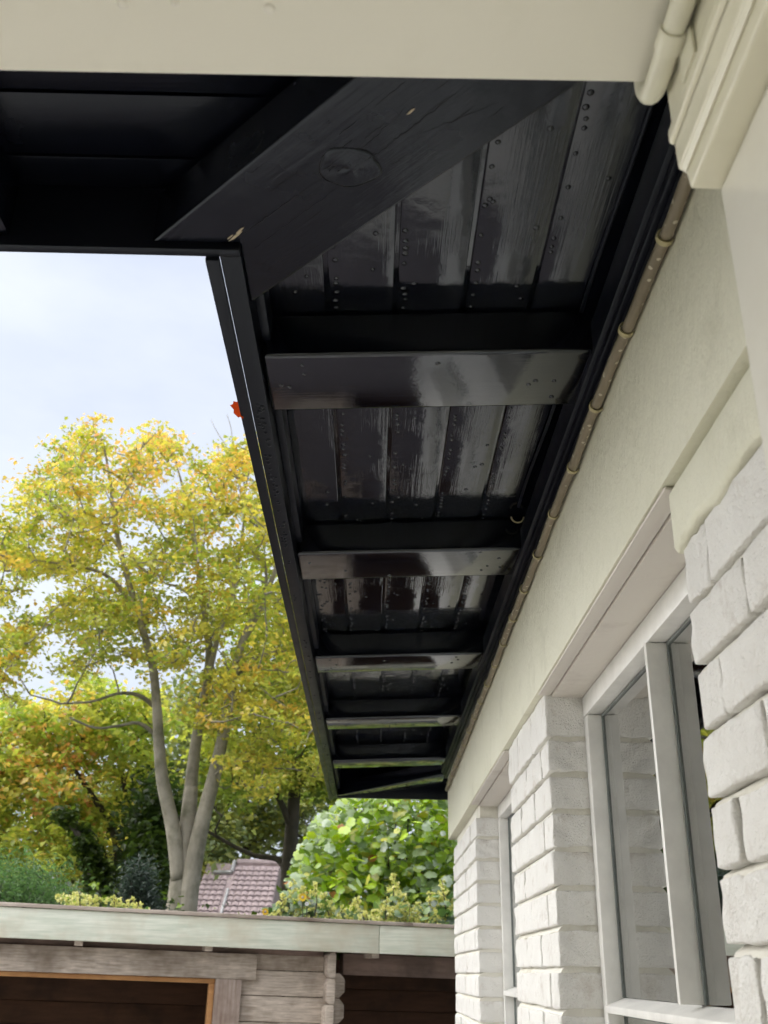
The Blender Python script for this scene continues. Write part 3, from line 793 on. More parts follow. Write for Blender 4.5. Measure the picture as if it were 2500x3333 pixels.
sbox('door_trim', M_ORANGE, -3.5, -1.2585, -0.091, -0.067, 0.012, 0.06)
sbox('door_trim', M_ORANGE, -1.288, -1.2585, -H, -0.0915, 0.010, 0.06)
sbox('door_post', M_POSTW, -1.2575, -1.118, -H, -0.0665, 0.032, 0.036, 0.004)
# wall logs with chamfered ends
zt = 0.0625; k = 0
lg = [(-0.014, 0.0615)] + [(-0.014 - 0.126 * (i + 1), -0.014 - 0.126 * i - 0.003) for i in range(12)]
for i, (a, b) in enumerate(lg):
    a = max(a, -H + 0.01)
    if b - a < 0.03: continue
    u1 = -0.545 if i > 0 else -0.668
    m = MB(sfn); ch = 0.03 if i > 0 else 0.003
    poly = [(-1.117, a), (u1 - ch, a), (u1, a + ch), (u1, b - ch), (u1 - ch, b), (-1.117, b)]
    vs = [(x, 0.0, z) for x, z in poly] + [(x, -0.045, z) for x, z in poly]; n = 6
    m.add(vs, [tuple(range(n)), tuple(range(2 * n - 1, n - 1, -1))] + [(i_, n + i_, n + (i_ + 1) % n, (i_ + 1) % n) for i_ in range(n)])
    m.build('wall_log', M_LOG, shed, bevel=0.006)
zt = 0.085
for i in range(13):
    a = zt - 0.13 * (i + 1) + 0.003; b = zt - 0.13 * i
    if a < -H: continue
    du = 0.004 * math.sin(i * 2.3)
    m = MB(sfn); ch = 0.016
    o0, o1 = (0.10, -1.26) if i % 2 == 0 else (0.085, -1.26)
    poly = [(-0.667 + du + ch, a), (-0.620 + du - ch * 0.3, a), (-0.620 + du, a + ch), (-0.620 + du, b - ch), (-0.620 + du - ch * 0.3, b), (-0.667 + du + ch, b), (-0.667 + du, b - ch), (-0.667 + du, a + ch)]
    vs = [(x, o0, z) for x, z in poly] + [(x, o1, z) for x, z in poly]; n = 8
    m.add(vs, [tuple(range(n)), tuple(range(2 * n - 1, n - 1, -1))] + [(i_, n + i_, n + (i_ + 1) % n, (i_ + 1) % n) for i_ in range(n)])
    m.build('corner_log', M_LOG, shed, bevel=0.004)
sbox('head_beam', M_BROWNB, -0.548, 1.4, -0.024, 0.085, -0.05, 0.09, 0.004)
# back and side boards inside
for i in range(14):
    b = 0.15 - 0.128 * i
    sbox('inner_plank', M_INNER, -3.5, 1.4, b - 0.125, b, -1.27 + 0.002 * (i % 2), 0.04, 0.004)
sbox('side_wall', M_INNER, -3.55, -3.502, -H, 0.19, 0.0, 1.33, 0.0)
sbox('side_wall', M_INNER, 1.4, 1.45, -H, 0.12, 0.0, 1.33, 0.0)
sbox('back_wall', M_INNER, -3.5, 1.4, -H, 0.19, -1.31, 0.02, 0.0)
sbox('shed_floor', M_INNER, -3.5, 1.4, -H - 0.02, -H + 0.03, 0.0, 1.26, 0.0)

# ---------------------------------------------------------------- foliage tools
def rotframe(nrm):
    n = nrm / np.linalg.norm(nrm, axis=1, keepdims=True)
    a = np.cross(n, np.array([0.0, 0.0, 1.0]) + 0.01 * rng.normal(size=n.shape)); a /= np.linalg.norm(a, axis=1, keepdims=True)
    b = np.cross(n, a); th = rng.uniform(0, 2 * np.pi, len(n))[:, None]
    return a * np.cos(th) + b * np.sin(th), -a * np.sin(th) + b * np.cos(th), n

def leaf_arrays(cen, size, cols, up=0.7, aspect=0.6):
    """one folded four-point leaf per centre"""
    n = len(cen)
    nr = rng.normal(size=(n, 3)); nr[:, 2] = np.abs(nr[:, 2]) + up
    a, b, nn = rotframe(nr)
    s = (size * rng.uniform(0.45, 1.4, n))[:, None]
    fold = rng.uniform(0.05, 0.22, n)[:, None]
    v = np.stack([cen - a * s * 0.5, cen + b * s * aspect * 0.5 + nn * s * fold, cen + a * s * 0.5 - nn * s * 0.06, cen - b * s * aspect * 0.5 + nn * s * fold], 1)
    base = np.arange(n)[:, None] * 4
    f = np.concatenate([base + np.array([0, 1, 2]), base + np.array([0, 2, 3])], 0)
    return v.reshape(-1, 3), f, np.repeat(cols, 4, 0)

def in_poly(pts, poly):
    x, y = pts[:, 0], pts[:, 1]; r = np.zeros(len(pts), bool); j = len(poly) - 1
    for i in range(len(poly)):
        xi, yi = poly[i]; xj, yj = poly[j]
        c = ((yi > y) != (yj > y)) & (x < (xj - xi) * (y - yi) / (yj - yi + 1e-12) + xi)
        r ^= c; j = i
    return r

def sample_poly(poly, n):
    p = np.array(poly, float); lo, hi = p.min(0), p.max(0); out = np.zeros((0, 2))
    while len(out) < n:
        q = rng.uniform(lo, hi, (n * 2, 2)); out = np.vstack([out, q[in_poly(q, poly)]])
    return out[:n]

def vnoise(p, s, seed=0):
    """cheap smooth noise from a few sines"""
    r = np.random.default_rng(seed); o = np.zeros(len(p))
    for k in range(7):
        d = r.normal(size=p.shape[1]); d /= np.linalg.norm(d); o += np.sin(p @ d * s * r.uniform(0.6, 1.8) + r.uniform(0, 6.28))
    return o / 7.0

def palette(cols, w, n):
    c = np.array(cols, float); idx = rng.choice(len(c), n, p=np.array(w) / np.sum(w)); return c[idx]

def tree(name, label, cat, base, stems, poly, Y0, dY, nclump, nleaf, lsize, crad, pal, bark, group=None, holes=0.0, flat=0.4, twigs=True, orange=None, seed=1, mat=None, up=0.7, twigr=0.012):
    root = tag(empty(name, base[0], base[1]), label, cat, group)
    trunk = MB(); nodes = []
    for st in stems:
        pts, r0, r1 = st[0], st[1], st[2]
        off = st[3] if len(st) > 3 else 0.0
        P = [tuple(at(x, y, Y0 + off * (i / max(1, len(pts) - 1)))) for i, (x, y) in enumerate(pts)]
        if len(st) > 4 and st[4]: P = [(P[0][0], P[0][1], -H - 0.1)] + P
        # smooth the path
        Q = []
        for i in range(len(P) - 1):
            a = np.array(P[max(i - 1, 0)]); b = np.array(P[i]); c_ = np.array(P[i + 1]); d = np.array(P[min(i + 2, len(P) - 1)])
            for t in np.linspace(0, 1, 4, endpoint=False):
                Q.append(0.5 * ((2 * b) + (-a + c_) * t + (2 * a - 5 * b + 4 * c_ - d) * t ** 2 + (-a + 3 * b - 3 * c_ + d) * t ** 3))
        Q.append(np.array(P[-1])); n = len(Q)
        trunk.tube(Q, [r0 + (r1 - r0) * (i / (n - 1)) ** 0.8 for i in range(n)], 10 if r0 > .05 else 6)
        if len(pts) > 2: nodes += Q[3:]
        else: nodes += Q
    to = trunk.build('trunk', bark, root, smooth=True)
    p2 = sample_poly(poly, nclump * 2)
    d = 0.45 * vnoise(p2 * 0.012, 1.0, seed) + 0.9 * vnoise(p2 * 0.042, 1.0, seed + 5)
    keep = d > np.quantile(d, holes); p2 = p2[keep][:nclump]
    yy = Y0 + dY * rng.uniform(-1, 1, len(p2)) * rng.uniform(0.3, 1, len(p2))
    cen = np.array([at(x, y, v) for (x, y), v in zip(p2, yy)])
    nd = np.array(nodes)
    if twigs and len(nd):
        br = MB(); cl = list(nd); order = np.argsort([np.min(np.linalg.norm(nd - c_, axis=1)) for c_ in cen])
        arr = np.array(cl)
        for i in order:
            c_ = cen[i]; dist = np.linalg.norm(arr - c_, axis=1) + 0.6 * np.maximum(0, arr[:, 2] - c_[2]); j = int(np.argmin(dist)); a = arr[j]
            L = np.linalg.norm(c_ - a)
            if L < 0.05: continue
            mid = a * 0.5 + c_ * 0.5 + rng.normal(size=3) * L * 0.08 + np.array([0, 0, -0.05 * L]); q1 = a * 0.75 + mid * 0.25 + rng.normal(size=3) * L * 0.04
            r = twigr * (0.7 + 0.9 * min(1.0, L / 1.5))
            br.tube([a, q1, mid, c_], [r * 1.3, r, r * 0.75, r * 0.35], 5, cap=False)
            arr = np.vstack([arr, [mid], [c_]])
        bo_ = br.build('branches', bark, root, smooth=True); bo_['kind'] = 'stuff'
    per = max(3, nleaf // max(1, len(cen)))
    ci = np.repeat(np.arange(len(cen)), per); n = len(ci)
    o = rng.normal(size=(n, 3)); o /= np.linalg.norm(o, axis=1, keepdims=True); o *= (rng.uniform(0, 1, n) ** 0.45)[:, None]
    tiltd = rng.normal(size=(len(cen), 2)) * 0.25
    o[:, 2] = o[:, 2] * flat + o[:, 0] * tiltd[ci, 0] + o[:, 1] * tiltd[ci, 1]
    cr = crad * rng.uniform(0.65, 1.3, len(cen))
    L = cen[ci] + o * cr[ci][:, None]
    cols = palette(pal[0], pal[1], n)
    clc = palette(pal[0], pal[1], len(cen)); cols = cols * 0.35 + clc[ci] * 0.65
    if orange is not None:
        q = p2[ci]; wgt = np.exp(-(((q[:, 0] - orange[0]) / orange[2]) ** 2 + ((q[:, 1] - orange[1]) / orange[3]) ** 2)) * orange[4]
        sel = rng.uniform(size=n) < wgt; oc = palette([(0.84, 0.52, 0.18), (0.84, 0.62, 0.2), (0.8, 0.42, 0.2)], [4, 4, 1.2], n); cols[sel] = oc[sel]
    cols *= rng.uniform(0.75, 1.25, (n, 1))
    v, f, vc = leaf_arrays(L, lsize, cols, up)
    v[:, 2] += H
    cm = link('crown', fastmesh('crown', v, f, mat or M_LEAF, vc), root); cm['kind'] = 'stuff'
    return root

GRN = (0.26, 0.36, 0.07); YGR = (0.50, 0.53, 0.11); YEL = (0.72, 0.62, 0.13); ORG = (0.68, 0.42, 0.10); DGR = (0.08, 0.13, 0.02); OLV = (0.3, 0.32, 0.04)

# big pale-trunked beech
bx = at(390, 2000, 13.0)
stems = [
    ([(384, 2080), (386, 1990), (394, 1890), (404, 1800), (414, 1700)], 0.26, 0.08, 0.1, True),
    ([(384, 2080), (384, 1990), (392, 1890), (402, 1800), (412, 1700), (424, 1600), (444, 1490), (452, 1400), (436, 1290), (420, 1180), (402, 1080), (380, 1000)], 0.155, 0.012, 0.5, True),
    ([(388, 1900), (374, 1790), (352, 1690), (343, 1600), (339, 1530), (328, 1430), (296, 1320), (268, 1220), (246, 1120), (238, 1040), (222, 950)], 0.108, 0.012, -0.5),
    ([(398, 2010), (414, 1890), (436, 1780), (464, 1670), (488, 1560), (504, 1460), (530, 1370), (580, 1270), (612, 1180), (640, 1100)], 0.135, 0.014, -0.3),
    ([(338, 1530), (300, 1502), (255, 1498), (200, 1515), (130, 1520)], 0.036, 0.012, -1.0),
    ([(340, 1590), (300, 1562), (255, 1568), (205, 1572), (150, 1550)], 0.032, 0.012, -0.6),
    ([(288, 1310), (240, 1250), (180, 1225), (110, 1215)], 0.035, 0.012, -0.8),
    ([(256, 1180), (205, 1125), (150, 1100), (90, 1080)], 0.03, 0.010, 0.6),
    ([(245, 1120), (275, 1060), (300, 990), (310, 950)], 0.028, 0.010, 0.4),
    ([(504, 1460), (556, 1420), (610, 1405), (680, 1385)], 0.06, 0.02, 0.5),
    ([(520, 1390), (556, 1330), (575, 1260), (570, 1200)], 0.05, 0.015, -0.5),
    ([(446, 1480), (470, 1380), (500, 1290), (520, 1180), (530, 1080), (520, 990)], 0.05, 0.012, 0.5),
    ([(440, 1310), (390, 1270), (350, 1255), (320, 1200)], 0.03, 0.01, 0.3),
    ([(530, 1090), (505, 990), (500, 930), (490, 895)], 0.012, 0.004, 0.3),
    ([(528, 1060), (545, 980), (538, 920), (545, 880)], 0.012, 0.004, 0.4),
    ([(500, 980), (470, 935), (455, 905)], 0.008, 0.003, 0.2),
]
crown = [(-70, 1190), (20, 1090), (60, 1040), (110, 985), (150, 930), (190, 895), (240, 925), (300, 930), (345, 925), (410, 975), (450, 1030), (500, 960), (560, 950), (700, 1050), (770, 1300),
         (770, 1640), (640, 1700), (600, 1740), (520, 1690), (470, 1640), (430, 1560), (350, 1480), (300, 1420), (200, 1440), (110, 1470), (30, 1520), (-60, 1500), (-90, 1330)]
tree('beech_tree', 'tall beech with pale grey forked trunk and yellow green autumn crown', 'tree', bx, stems, crown, 13.0, 2.2, 1150, 46000, 0.08, 0.33,
     ([GRN, YGR, YEL, ORG, OLV], [2.2, 4, 3.2, 1.0, 1.5]), M_BARK, holes=0.3, flat=0.32, orange=(330, 1000, 200, 120, 0.30), seed=3)

# darker tree behind with a drooping limb
bx = at(622, 2000, 18.0)
stems = [([(624, 2080), (622, 1950), (626, 1850), (632, 1770), (640, 1660), (650, 1540), (655, 1400)], 0.2, 0.07, 0, True),
         ([(618, 1880), (598, 1855), (550, 1848), (500, 1825), (440, 1790)], 0.065, 0.025, 0.4),
         ([(632, 1800), (605, 1730), (570, 1680), (520, 1650)], 0.07, 0.025, -0.5), ([(640, 1680), (690, 1600), (740, 1560)], 0.10, 0.03, 0.5)]
crown = [(470, 1300), (600, 1200), (780, 1200), (800, 1760), (720, 1800), (680, 1740), (640, 1720), (590, 1700), (540, 1740), (480, 1730), (450, 1640), (440, 1480)]
tree('shade_tree', 'dark trunked tree with a long drooping limb behind the pale beech', 'tree', bx, stems, crown, 18.0, 2.0, 240, 17000, 0.135, 0.52,
     ([DGR, GRN, OLV, YGR], [1, 4, 3, 3]), M_BARKD, holes=0.2, flat=0.5, seed=9, twigr=0.016)

# orange tinged maple at the left
bx = at(262, 2000, 16.5)
stems = [([(268, 2060), (266, 1960), (262, 1880), (256, 1810)], 0.13, 0.10, 0, True), ([(258, 1830), (232, 1770), (200, 1720), (160, 1660)], 0.08, 0.03, -0.5),
         ([(258, 1820), (272, 1750), (262, 1660), (240, 1590)], 0.07, 0.02, 0.5), ([(232, 2060), (236, 1950), (232, 1870), (215, 1790)], 0.05, 0.02, 0.3, True)]
crown = [(-90, 1580), (-20, 1570), (40, 1530), (110, 1500), (170, 1475), (240, 1480), (330, 1490), (360, 1600), (350, 1720), (290, 1780), (250, 1800), (230, 1850), (150, 1880), (60, 1900), (-90, 1890)]
tree('maple_tree', 'orange tinged maple spreading behind the left end of the shed', 'tree', bx, stems, crown, 16.5, 1.6, 300, 20000, 0.125, 0.46,
     ([(0.3, 0.42, 0.08), (0.6, 0.62, 0.14), (0.4, 0.44, 0.08), (0.8, 0.68, 0.16)], [4, 4, 3, 1.5]), M_BARKD, holes=0.08, flat=0.5, orange=(120, 1670, 100, 110, 0.45), seed=21)

# ivy covered leaning trunk and dark evergreen
bx = at(205, 2000, 14.5)
stems = [([(232, 2060), (222, 1960), (200, 1890), (186, 1830), (150, 1775)], 0.10, 0.04, 0, True)]
tree('ivy_trunk', 'leaning trunk wrapped in dark ivy below the orange maple', 'tree', bx, stems, [(215, 1990), (240, 1985), (225, 1900), (205, 1830), (170, 1770), (130, 1740), (125, 1760), (165, 1810), (185, 1880)], 14.5, 0.18, 60, 3200, 0.10, 0.14,
     ([DGR, (0.035, 0.06, 0.014), GRN], [3, 4, 1]), M_BARKD, flat=0.8, twigs=False, seed=31)
bx = at(320, 2000, 15.2)
stems = [([(322, 2060), (318, 1950), (315, 1850), (318, 1750)], 0.12, 0.04, 0, True)]
tree('holly_tree', 'dark evergreen tree standing left of the pale beech trunk', 'tree', bx, stems, [(255, 1990), (258, 1880), (290, 1800), (310, 1700), (340, 1640), (372, 1700), (378, 1800), (360, 1900), (365, 1995)], 15.2, 1.0, 130, 8000, 0.11, 0.36,
     ([(0.03, 0.055, 0.014), DGR, (0.045, 0.08, 0.02)], [4, 3, 2]), M_BARKD, holes=0.05, flat=0.7, seed=41)
# far trees that close the view
FARP = ([(0.2, 0.25, 0.10), (0.28, 0.32, 0.09), (0.42, 0.40, 0.08), (0.13, 0.18, 0.07)], [3, 3, 1.8, 2])
fars = [('pale green tree far off between the two beech trunks', [(430, 1640), (640, 1640), (680, 1720), (640, 1870), (580, 1880), (520, 1860), (440, 1900), (410, 1780)], 30.0, (530, 2000)),
        ('olive tree far off behind the pale beech trunk', [(330, 1500), (470, 1480), (500, 1700), (480, 1900), (420, 1960), (340, 1950), (320, 1700)], 27.0, (420, 2000)),
        ('far dark tree behind the ivy covered trunk', [(-90, 1700), (120, 1690), (290, 1640), (330, 1760), (330, 1990), (-90, 1990)], 26.0, (150, 2000)),
        ('far tree showing right of the dark trunk under the eave', [(640, 1500), (820, 1450), (1000, 1500), (1000, 1950), (640, 1950)], 28.0, (760, 2000))]
for i, (lb_, poly, Y0, b_) in enumerate(fars):
    bx = at(b_[0], b_[1], Y0)
    tree('distant_tree', lb_, 'tree', bx, [([(b_[0], 2070), (b_[0] - 4, 1950), (b_[0] + 6, 1800), (b_[0], 1700)], 0.25, 0.06, 0, True)], poly, Y0, 2.0, 150, 9000, 0.19, 0.8,
         FARP, M_BARKD, group='far trees behind the garden', holes=0.22 if i != 2 else 0.08, flat=0.6, seed=50 + i, twigr=0.02)

# bushes just behind the shed
def bush(name, label, poly, Y0, dY, n, lsize, pal, cat='bush', crad=0.16, nclump=80, mat=None, up=0.5, aspect=0.6, seed=3, group=None):
    b_ = np.mean(np.array(poly), 0); bx = at(b_[0], 2050, Y0)
    root = tag(empty(name, bx[0], bx[1]), label, cat, group)
    p2 = sample_poly(poly, nclump); yy = Y0 + dY * rng.uniform(-1, 1, nclump); cen = np.array([at(x, y, v) for (x, y), v in zip(p2, yy)])
    st = MB()
    for c_ in cen[::2]:
        st.tube([(bx[0] + rng.normal() * 0.1, Y0 + rng.normal() * 0.1, -H), (bx[0] * 0.4 + c_[0] * 0.6, c_[1], c_[2] * 0.5 - H * 0.5 + 0.2), tuple(c_)], [0.012, 0.008, 0.004], 5, cap=False)
    so = st.build('stems', M_BARKD, root, smooth=True)
    ci = np.repeat(np.arange(nclump), n // nclump); m_ = len(ci)
    o = rng.normal(size=(m_, 3)) * 0.5 * crad; L = cen[ci] + o
    cols = palette(pal[0], pal[1], m_) * rng.uniform(0.7, 1.3, (m_, 1))
    v, f, vc = leaf_arrays(L, lsize, cols, up, aspect); v[:, 2] += H
    fo = link('foliage', fastmesh('foliage', v, f, mat or M_LEAF, vc), root); fo['kind'] = 'stuff'
    return root
bush('conifer_bush', 'feathery blue green conifer bush behind the left end of the shed', [(-70, 1892), (0, 1884), (60, 1894), (110, 1912), (140, 1935), (150, 1990), (-70, 1990)], 8.3, 0.5, 9000, 0.045,
     ([(0.11, 0.21, 0.07), (0.16, 0.27, 0.09), (0.08, 0.14, 0.05)], [3, 2, 2]), crad=0.2, nclump=90, aspect=0.22, up=0.9)
bush('cypress_shrub', 'small dark conical cypress left of the pale beech trunk', [(300, 1862), (318, 1890), (335, 1990), (265, 1990), (282, 1890)], 9.2, 0.25, 5000, 0.05,
     ([(0.035, 0.055, 0.04), (0.05, 0.075, 0.05)], [1, 1]), crad=0.12, nclump=60, aspect=0.25)
bush('garden_hedge', 'low dark hedge closing the garden behind the shed', [(-120, 1995), (330, 2010), (365, 2070), (640, 2075), (700, 2030), (1010, 2030), (1010, 2110), (-120, 2110)], 11.0, 0.5, 16000, 0.085,
     ([DGR, (0.04, 0.07, 0.02), GRN], [3, 3, 1]), cat='hedge', crad=0.4, nclump=220)

# big leaved shrub right of centre: the nearest leaves are single pieces
poly = [(650, 2000), (618, 1900), (650, 1830), (672, 1790), (700, 1750), (745, 1722), (800, 1690), (880, 1670), (1020, 1670), (1020, 2010)]
bx = at(830, 2050, 8.5)
vine = tag(empty('big_leaved_shrub', bx[0], bx[1]), 'bright green shrub with large lobed leaves above the shed roof', 'bush')
BL = []
for ci_, c_ in enumerate([(0.31, 0.48, 0.02), (0.44, 0.60, 0.04), (0.47, 0.57, 0.36), (0.20, 0.33, 0.03), (0.60, 0.58, 0.07)]):  # pale grey-green tone puts sky sheen into the colour of some leaves
    mt = plainleaf('shrub_leaf_%d' % ci_, c_, 0.4, 0.12 if ci_ != 2 else 0.18)
    mm = MB(); L_ = leaf_shape(); vs = [(a, b, -0.10 * abs(a) + 0.05 * math.sin(b * 5) - H) for a, b in L_] + [(0, 0, 0.05 - H), (0, -0.25, 0.02 - H), (0, 0.28, 0.03 - H)]
    n = len(L_); mm.add(vs, [(i, (i + 1) % n, n) for i in range(n)]); BL.append(mm.mesh('leaf', mt))
p2 = sample_poly(poly, 3800); p2 = p2[np.argsort(rng.uniform(size=3800))]
near = 0; LV = []; LC = []
for i, (x, y) in enumerate(p2):
    Yv = rng.uniform(7.85, 8.2) if i < 300 else rng.uniform(8.0, 9.2)
    p = at(x, y, Yv); s_l = rng.uniform(0.045, 0.105)
    rot = (rng.uniform(-0.2, 1.35), rng.uniform(-0.5, 0.5), rng.uniform(-1.4, 1.4))
    if i < 300:
        k_ = rng.choice(5, p=[0.34, 0.22, 0.24, 0.14, 0.06])
        link('leaf', BL[k_], vine, (p[0], p[1], p[2] + H), rot, (s_l, s_l, s_l))
    else:
        LV.append((p, s_l))
def biglobes(items, cols, up=0.45):
    L_ = np.array(leaf_shape()); n = len(L_); V = []; Fc = []; Cc = []
    cen = np.array([q[0] for q in items]); sz = np.array([q[1] for q in items])
    nr = rng.normal(size=(len(cen), 3)); nr[:, 1] -= 0.8; nr[:, 2] = np.abs(nr[:, 2]) + up; a, b, nn = rotframe(nr)
    for i in range(len(cen)):
        v = cen[i] + sz[i] * (L_[:, :1] * a[i] + L_[:, 1:] * b[i] - 0.1 * np.abs(L_[:, :1]) * nn[i]); c0 = cen[i] + sz[i] * 0.05 * nn[i]
        o = len(V) * (n + 1); V.append(np.vstack([v, c0])); Fc += [(o + k, o + (k + 1) % n, o + n) for k in range(n)]; Cc.append(np.repeat(cols[i:i + 1], n + 1, 0))
    V = np.vstack(V); V[:, 2] += H; return V, np.array(Fc), np.vstack(Cc)
cols = palette([(0.30, 0.46, 0.02), (0.44, 0.58, 0.04), (0.44, 0.54, 0.32), (0.13, 0.22, 0.03), (0.48, 0.48, 0.07), (0.5, 0.2, 0.05)], [4, 3, 2.6, 4, 0.8, 0.3], len(LV))  # pale grey-green here too is sky sheen painted as leaf colour
V, Fc, Cc = biglobes(LV, cols)
fo = link('leaf_mass', fastmesh('leaf_mass', V, Fc, M_BIGLEAF, Cc), vine); fo['kind'] = 'stuff'
st = MB()
for i in range(40):
    x, y = p2[i * 7]; p = at(x, y, 8.5); st.tube([(bx[0] + rng.normal() * 0.25, 8.5, -H), (p[0] * 0.8 + bx[0] * 0.2, 8.5, p[2] * 0.5 - 0.4), tuple(p)], [0.014, 0.009, 0.004], 5, cap=False)
st.build('stems', M_BARKD, vine, smooth=True)

# pale flowering sprays at the shed roof edge
M_FLOWER = leafmat('pale_yellow_flowers', 0.4, 0.03, 0.5)
def spray(name, label, tips, Y0, scale, group, leafy=True, rnd=0.9):
    tx = np.mean([t[0] for t in tips]); b_ = at(tx, 2050, Y0)
    root = tag(empty(name, b_[0], b_[1]), label, 'plant', group)
    st = MB()
    for (x, y, h, w) in tips:
        p = at(x, y, Y0 + rng.uniform(-0.12, 0.12)); st.tube([(p[0] + rng.normal() * 0.05, p[1] + 0.03, 0.225 - TILT * (p[0] - 0.4)), (p[0] + rng.normal() * 0.02, p[1] + 0.01, p[2] * 0.6 + 0.09), tuple(p)], [0.006, 0.004, 0.002], 5, cap=False)
        n = int(150 * (h / 40.0) * (w / 22.0)) + 40
        t = rng.uniform(0, 1, n); r = (1 - 0.75 * t ** rnd) * w * 0.0033 * scale
        a = rng.uniform(0, 6.28, n); rr2 = np.sqrt(rng.uniform(0, 1, n)) * r
        base = at(x, y + h, Y0); cen = np.stack([base[0] + (p[0] - base[0]) * t + rr2 * np.cos(a), p[1] + rr2 * np.sin(a), base[2] + (p[2] - base[2]) * t + rng.normal(size=n) * 0.006], 1)
        hubs = cen[rng.integers(0, n, max(4, n // 9))]; hb_ = hubs[np.argmin(((cen[:, None] - hubs[None]) ** 2).sum(-1), 1)]; cen = cen * 0.45 + hb_ * 0.55 + rng.normal(size=cen.shape) * 0.003
        cols = palette([(0.72, 0.69, 0.27), (0.62, 0.63, 0.22), (0.78, 0.75, 0.38), (0.36, 0.45, 0.1)], [4, 3, 2, 1.2], n)
        v, f, vc = leaf_arrays(cen, 0.017, cols, 0.2, 0.8); v[:, 2] += H
        fh = link('flower_head', fastmesh('flower_head', v, f, M_FLOWER, vc), root); fh['kind'] = 'stuff'
    so_ = st.build('stems', M_BARKD, root, smooth=True); so_['kind'] = 'stuff'
    if leafy:
        n = len(tips) * 26; q = np.array(tips)[rng.integers(0, len(tips), n)]
        cen = np.array([at(a[0] + rng.normal() * 18, a[1] + a[3] + rng.uniform(10, 60), Y0 + rng.uniform(-0.1, 0.25)) for a in q])
        cols = palette([(0.10, 0.19, 0.04), (0.16, 0.26, 0.06), (0.05, 0.10, 0.03)], [3, 2, 2], n)
        V, Fc, Cc = biglobes([(c_, rng.uniform(0.04, 0.075)) for c_ in cen], cols)
        fo = link('foliage', fastmesh('foliage', V, Fc, M_BIGLEAF, Cc), root); fo['kind'] = 'stuff'
    return root
gsp = 'pale flowering climbers along the shed roof'
spray('flowering_climber', 'tall cone shaped pale yellow flower sprays beside the white house corner', [(930, 1925, 70, 26), (955, 1900, 85, 24), (975, 1935, 60, 20), (905, 1950, 50, 24), (945, 1965, 40, 30), (915, 1978, 24, 30)], 6.95, 1.15, gsp)
spray('flowering_climber', 'dense pale yellow flower sprays peaking below the big leaved shrub', [(850, 1888, 95, 26), (870, 1930, 60, 24), (835, 1945, 50, 26), (885, 1960, 40, 28), (860, 1965, 35, 30), (810, 1965, 34, 26)], 6.95, 1.15, gsp)
spray('flowering_climber', 'spreading pale yellow flower sprays in the middle of the shed roof edge', [(770, 1940, 50, 24), (745, 1955, 40, 26), (790, 1968, 30, 28), (715, 1960, 34, 26), (700, 1925, 40, 20), (730, 1980, 16, 26)], 6.9, 1.15, gsp)
spray('flowering_climber', 'loose pale yellow flower sprays in front of the distant tiled roof', [(632, 1898, 55, 16), (612, 1930, 45, 18), (655, 1915, 55, 20), (640, 1960, 30, 26), (670, 1950, 40, 22), (600, 1965, 20, 22), (680, 1905, 40, 16), (585, 1972, 14, 18)], 6.9, 1.1, gsp)
spray('flowering_plant', 'cluster of round pale green flower heads above the left shed roof', [(132, 1932, 22, 20), (158, 1936, 20, 22), (172, 1928, 22, 22), (190, 1936, 20, 22), (205, 1934, 18, 18), (178, 1948, 12, 26)], 6.35, 1.05, 'small flowering plants at the left shed roof', rnd=3.0)
spray('flowering_plant', 'single pale flower head beside the dark thin trunk', [(248, 1936, 20, 18), (256, 1950, 12, 20)], 6.35, 1.0, 'small flowering plants at the left shed roof', rnd=3.0)
spray('flowering_plant', 'pair of pale flower heads below the small dark cypress', [(283, 1938, 26, 16), (300, 1952, 14, 18), (306, 1962, 10, 14)], 6.35, 1.0, 'small flowering plants at the left shed roof', rnd=3.0)
# two yellow daisies and a white one
def daisy(x, y, Yv, r, col, label):
    p = at(x, y, Yv); root = tag(empty('garden_flower', p[0], p[1], p[2] + H), label, 'flower', 'single round flowers above the shed roof')
    mt = simple('petal_%s' % label.split()[1], col, 0.6, amt=0.15); m = MB(); k = 12
    for q in range(k):
        t = 2 * math.pi * q / k; d = np.array([math.cos(t), -0.15, math.sin(t)]); e_ = np.array([-math.sin(t), 0, math.cos(t)])
        m.add([p + d * r * .15, p + d * r * .6 + e_ * r * .22, p + d * r, p + d * r * .6 - e_ * r * .22], [(0, 1, 2, 3)])
    m.build('petals', mt, root); m = MB(); m.tube([p, p + np.array([0, -0.008, 0])], [r * .34, r * .2], 8); m.build('flower_centre', M_STRIP, root)
    m = MB(); m.tube([p + np.array([0, .004, 0]), p + np.array([0.01, 0.03, -0.3])], 0.003, 5); m.build('stem', M_BARKD, root)
daisy(654, 1938, 6.7, 0.028, (0.75, 0.5, 0.01), 'yellow round flower in the pale sprays left of the shrub')
daisy(573, 1969, 6.7, 0.024, (0.75, 0.45, 0.01), 'orange yellow flower low at the shed roof edge')
daisy(663, 1952, 6.7, 0.014, (0.8, 0.8, 0.78), 'tiny white flower just below the yellow one')

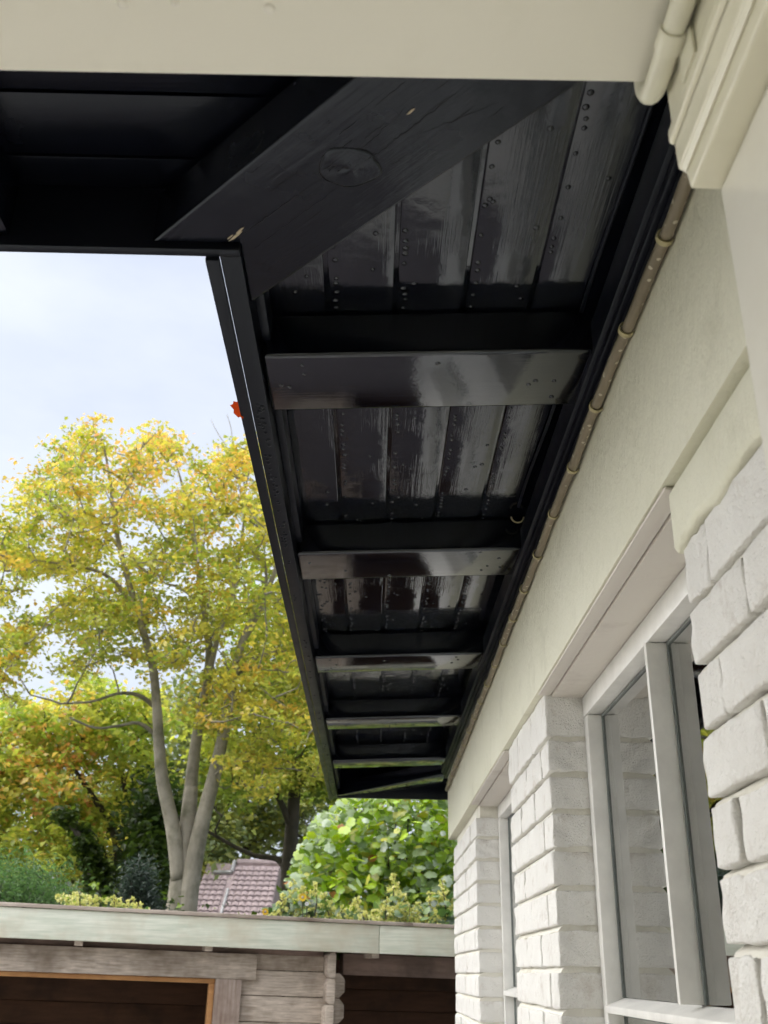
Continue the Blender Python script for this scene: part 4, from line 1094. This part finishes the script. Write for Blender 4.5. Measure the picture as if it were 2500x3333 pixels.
# ---------------------------------------------------------------- house with a tiled roof beyond the garden
fh = at(530, 1990, 24.0)
nb = tag(empty('neighbour_house', fh[0], 26.0), 'distant house with a brown red tiled roof between the tree trunks', 'house')
ridge = at(560, 1866, 25.5); eave = at(560, 2050, 22.6)
rl, rr3 = at(446, 1900, 25.5)[0], at(606, 1866, 25.5)[0]
sl = np.array([0, 25.5 - 22.6, ridge[2] - eave[2]]); Ls = np.linalg.norm(sl); sl = sl / Ls
nrm = np.array([0, -sl[2], sl[1]])
def roof_plane(x0, x1, top_cut=0.0):
    rows = int((Ls - top_cut) / 0.22); cols_ = int((x1 - x0) / 0.14); V = []; Fq = []
    for r in range(rows):
        for c_ in range(cols_):
            o = len(V); xa = x0 + (x1 - x0) * c_ / cols_; xb = x0 + (x1 - x0) * (c_ + 1) / cols_ - 0.012; mid = (xa + xb) / 2
            base = np.array([0, 22.6, eave[2]]) + sl * (0.22 * r); tip = base + sl * 0.24
            for (x, lift) in ((xa, 0.0), (mid, 0.03), (xb, 0.0)):
                V.append(base + nrm * (0.045 + lift) + [x, 0, 0]); V.append(tip + nrm * (0.012 + lift) + [x, 0, 0])
            Fq += [(o, o + 2, o + 3, o + 1), (o + 2, o + 4, o + 5, o + 3)]
    V = np.array(V); V[:, 2] += H
    return V, np.array(Fq)
m = MB(); e0 = np.array([0, 22.6, eave[2]]); e1 = np.array([0, 25.5, ridge[2]])
x_step = at(512, 1866, 25.5)[0]
m.add([e0 + [rl, 0, 0], e0 + [rr3, 0, 0], e1 + [rr3, 0, 0], e1 + [rl, 0, 0], e0 + [rl, 5.8, 0], e0 + [rr3, 5.8, 0]],
      [(0, 1, 2, 3), (4, 3, 2, 5), (0, 3, 4), (1, 5, 2)])
ro = m.build('roof', M_TILE, nb)
V, Fq = roof_plane(x_step, rr3); t_ = link('roof_tiles', fastmesh('roof_tiles', V, Fq, M_TILE), ro); t_['kind'] = 'stuff'
V, Fq = roof_plane(rl, x_step - 0.12, 0.55); t_ = link('roof_tiles', fastmesh('roof_tiles', V, Fq, M_TILE), ro); t_['kind'] = 'stuff'
m = MB(); m.tube([e1 + nrm * 0.06 + [x_step - 0.06, 0, 0], e1 - sl * 0.5 + nrm * 0.06 + [x_step - 0.06, 0, 0]], 0.045, 6); m.tube([e1 - sl * 0.52 + nrm * 0.06 + [x_step - 0.06, 0, 0], e1 - sl * 0.52 + nrm * 0.06 + [x_step - 0.5, 0, 0]], 0.04, 6)
m.build('flashing', M_LEAD, ro)
xv = at(485, 1950, 24.0)[0]; m = MB(); m.tube([e0 + nrm * 0.06 + [xv, 0, 0], e0 + sl * 2.2 + nrm * 0.06 + [xv, 0, 0]], 0.035, 6); m.build('flashing', M_LEAD, ro)
m = MB(); m.tube([e1 + nrm * 0.02 + [x_step, 0, 0], e1 + nrm * 0.02 + [rr3, 0, 0]], 0.09, 8); m.build('ridge_tiles', M_TILE, ro)
m = MB(); m.box(rl + 0.3, rr3 - 0.3, 23.0, 28.0, -H, eave[2] + 0.1); m.build('wall', M_RENDERW, nb)
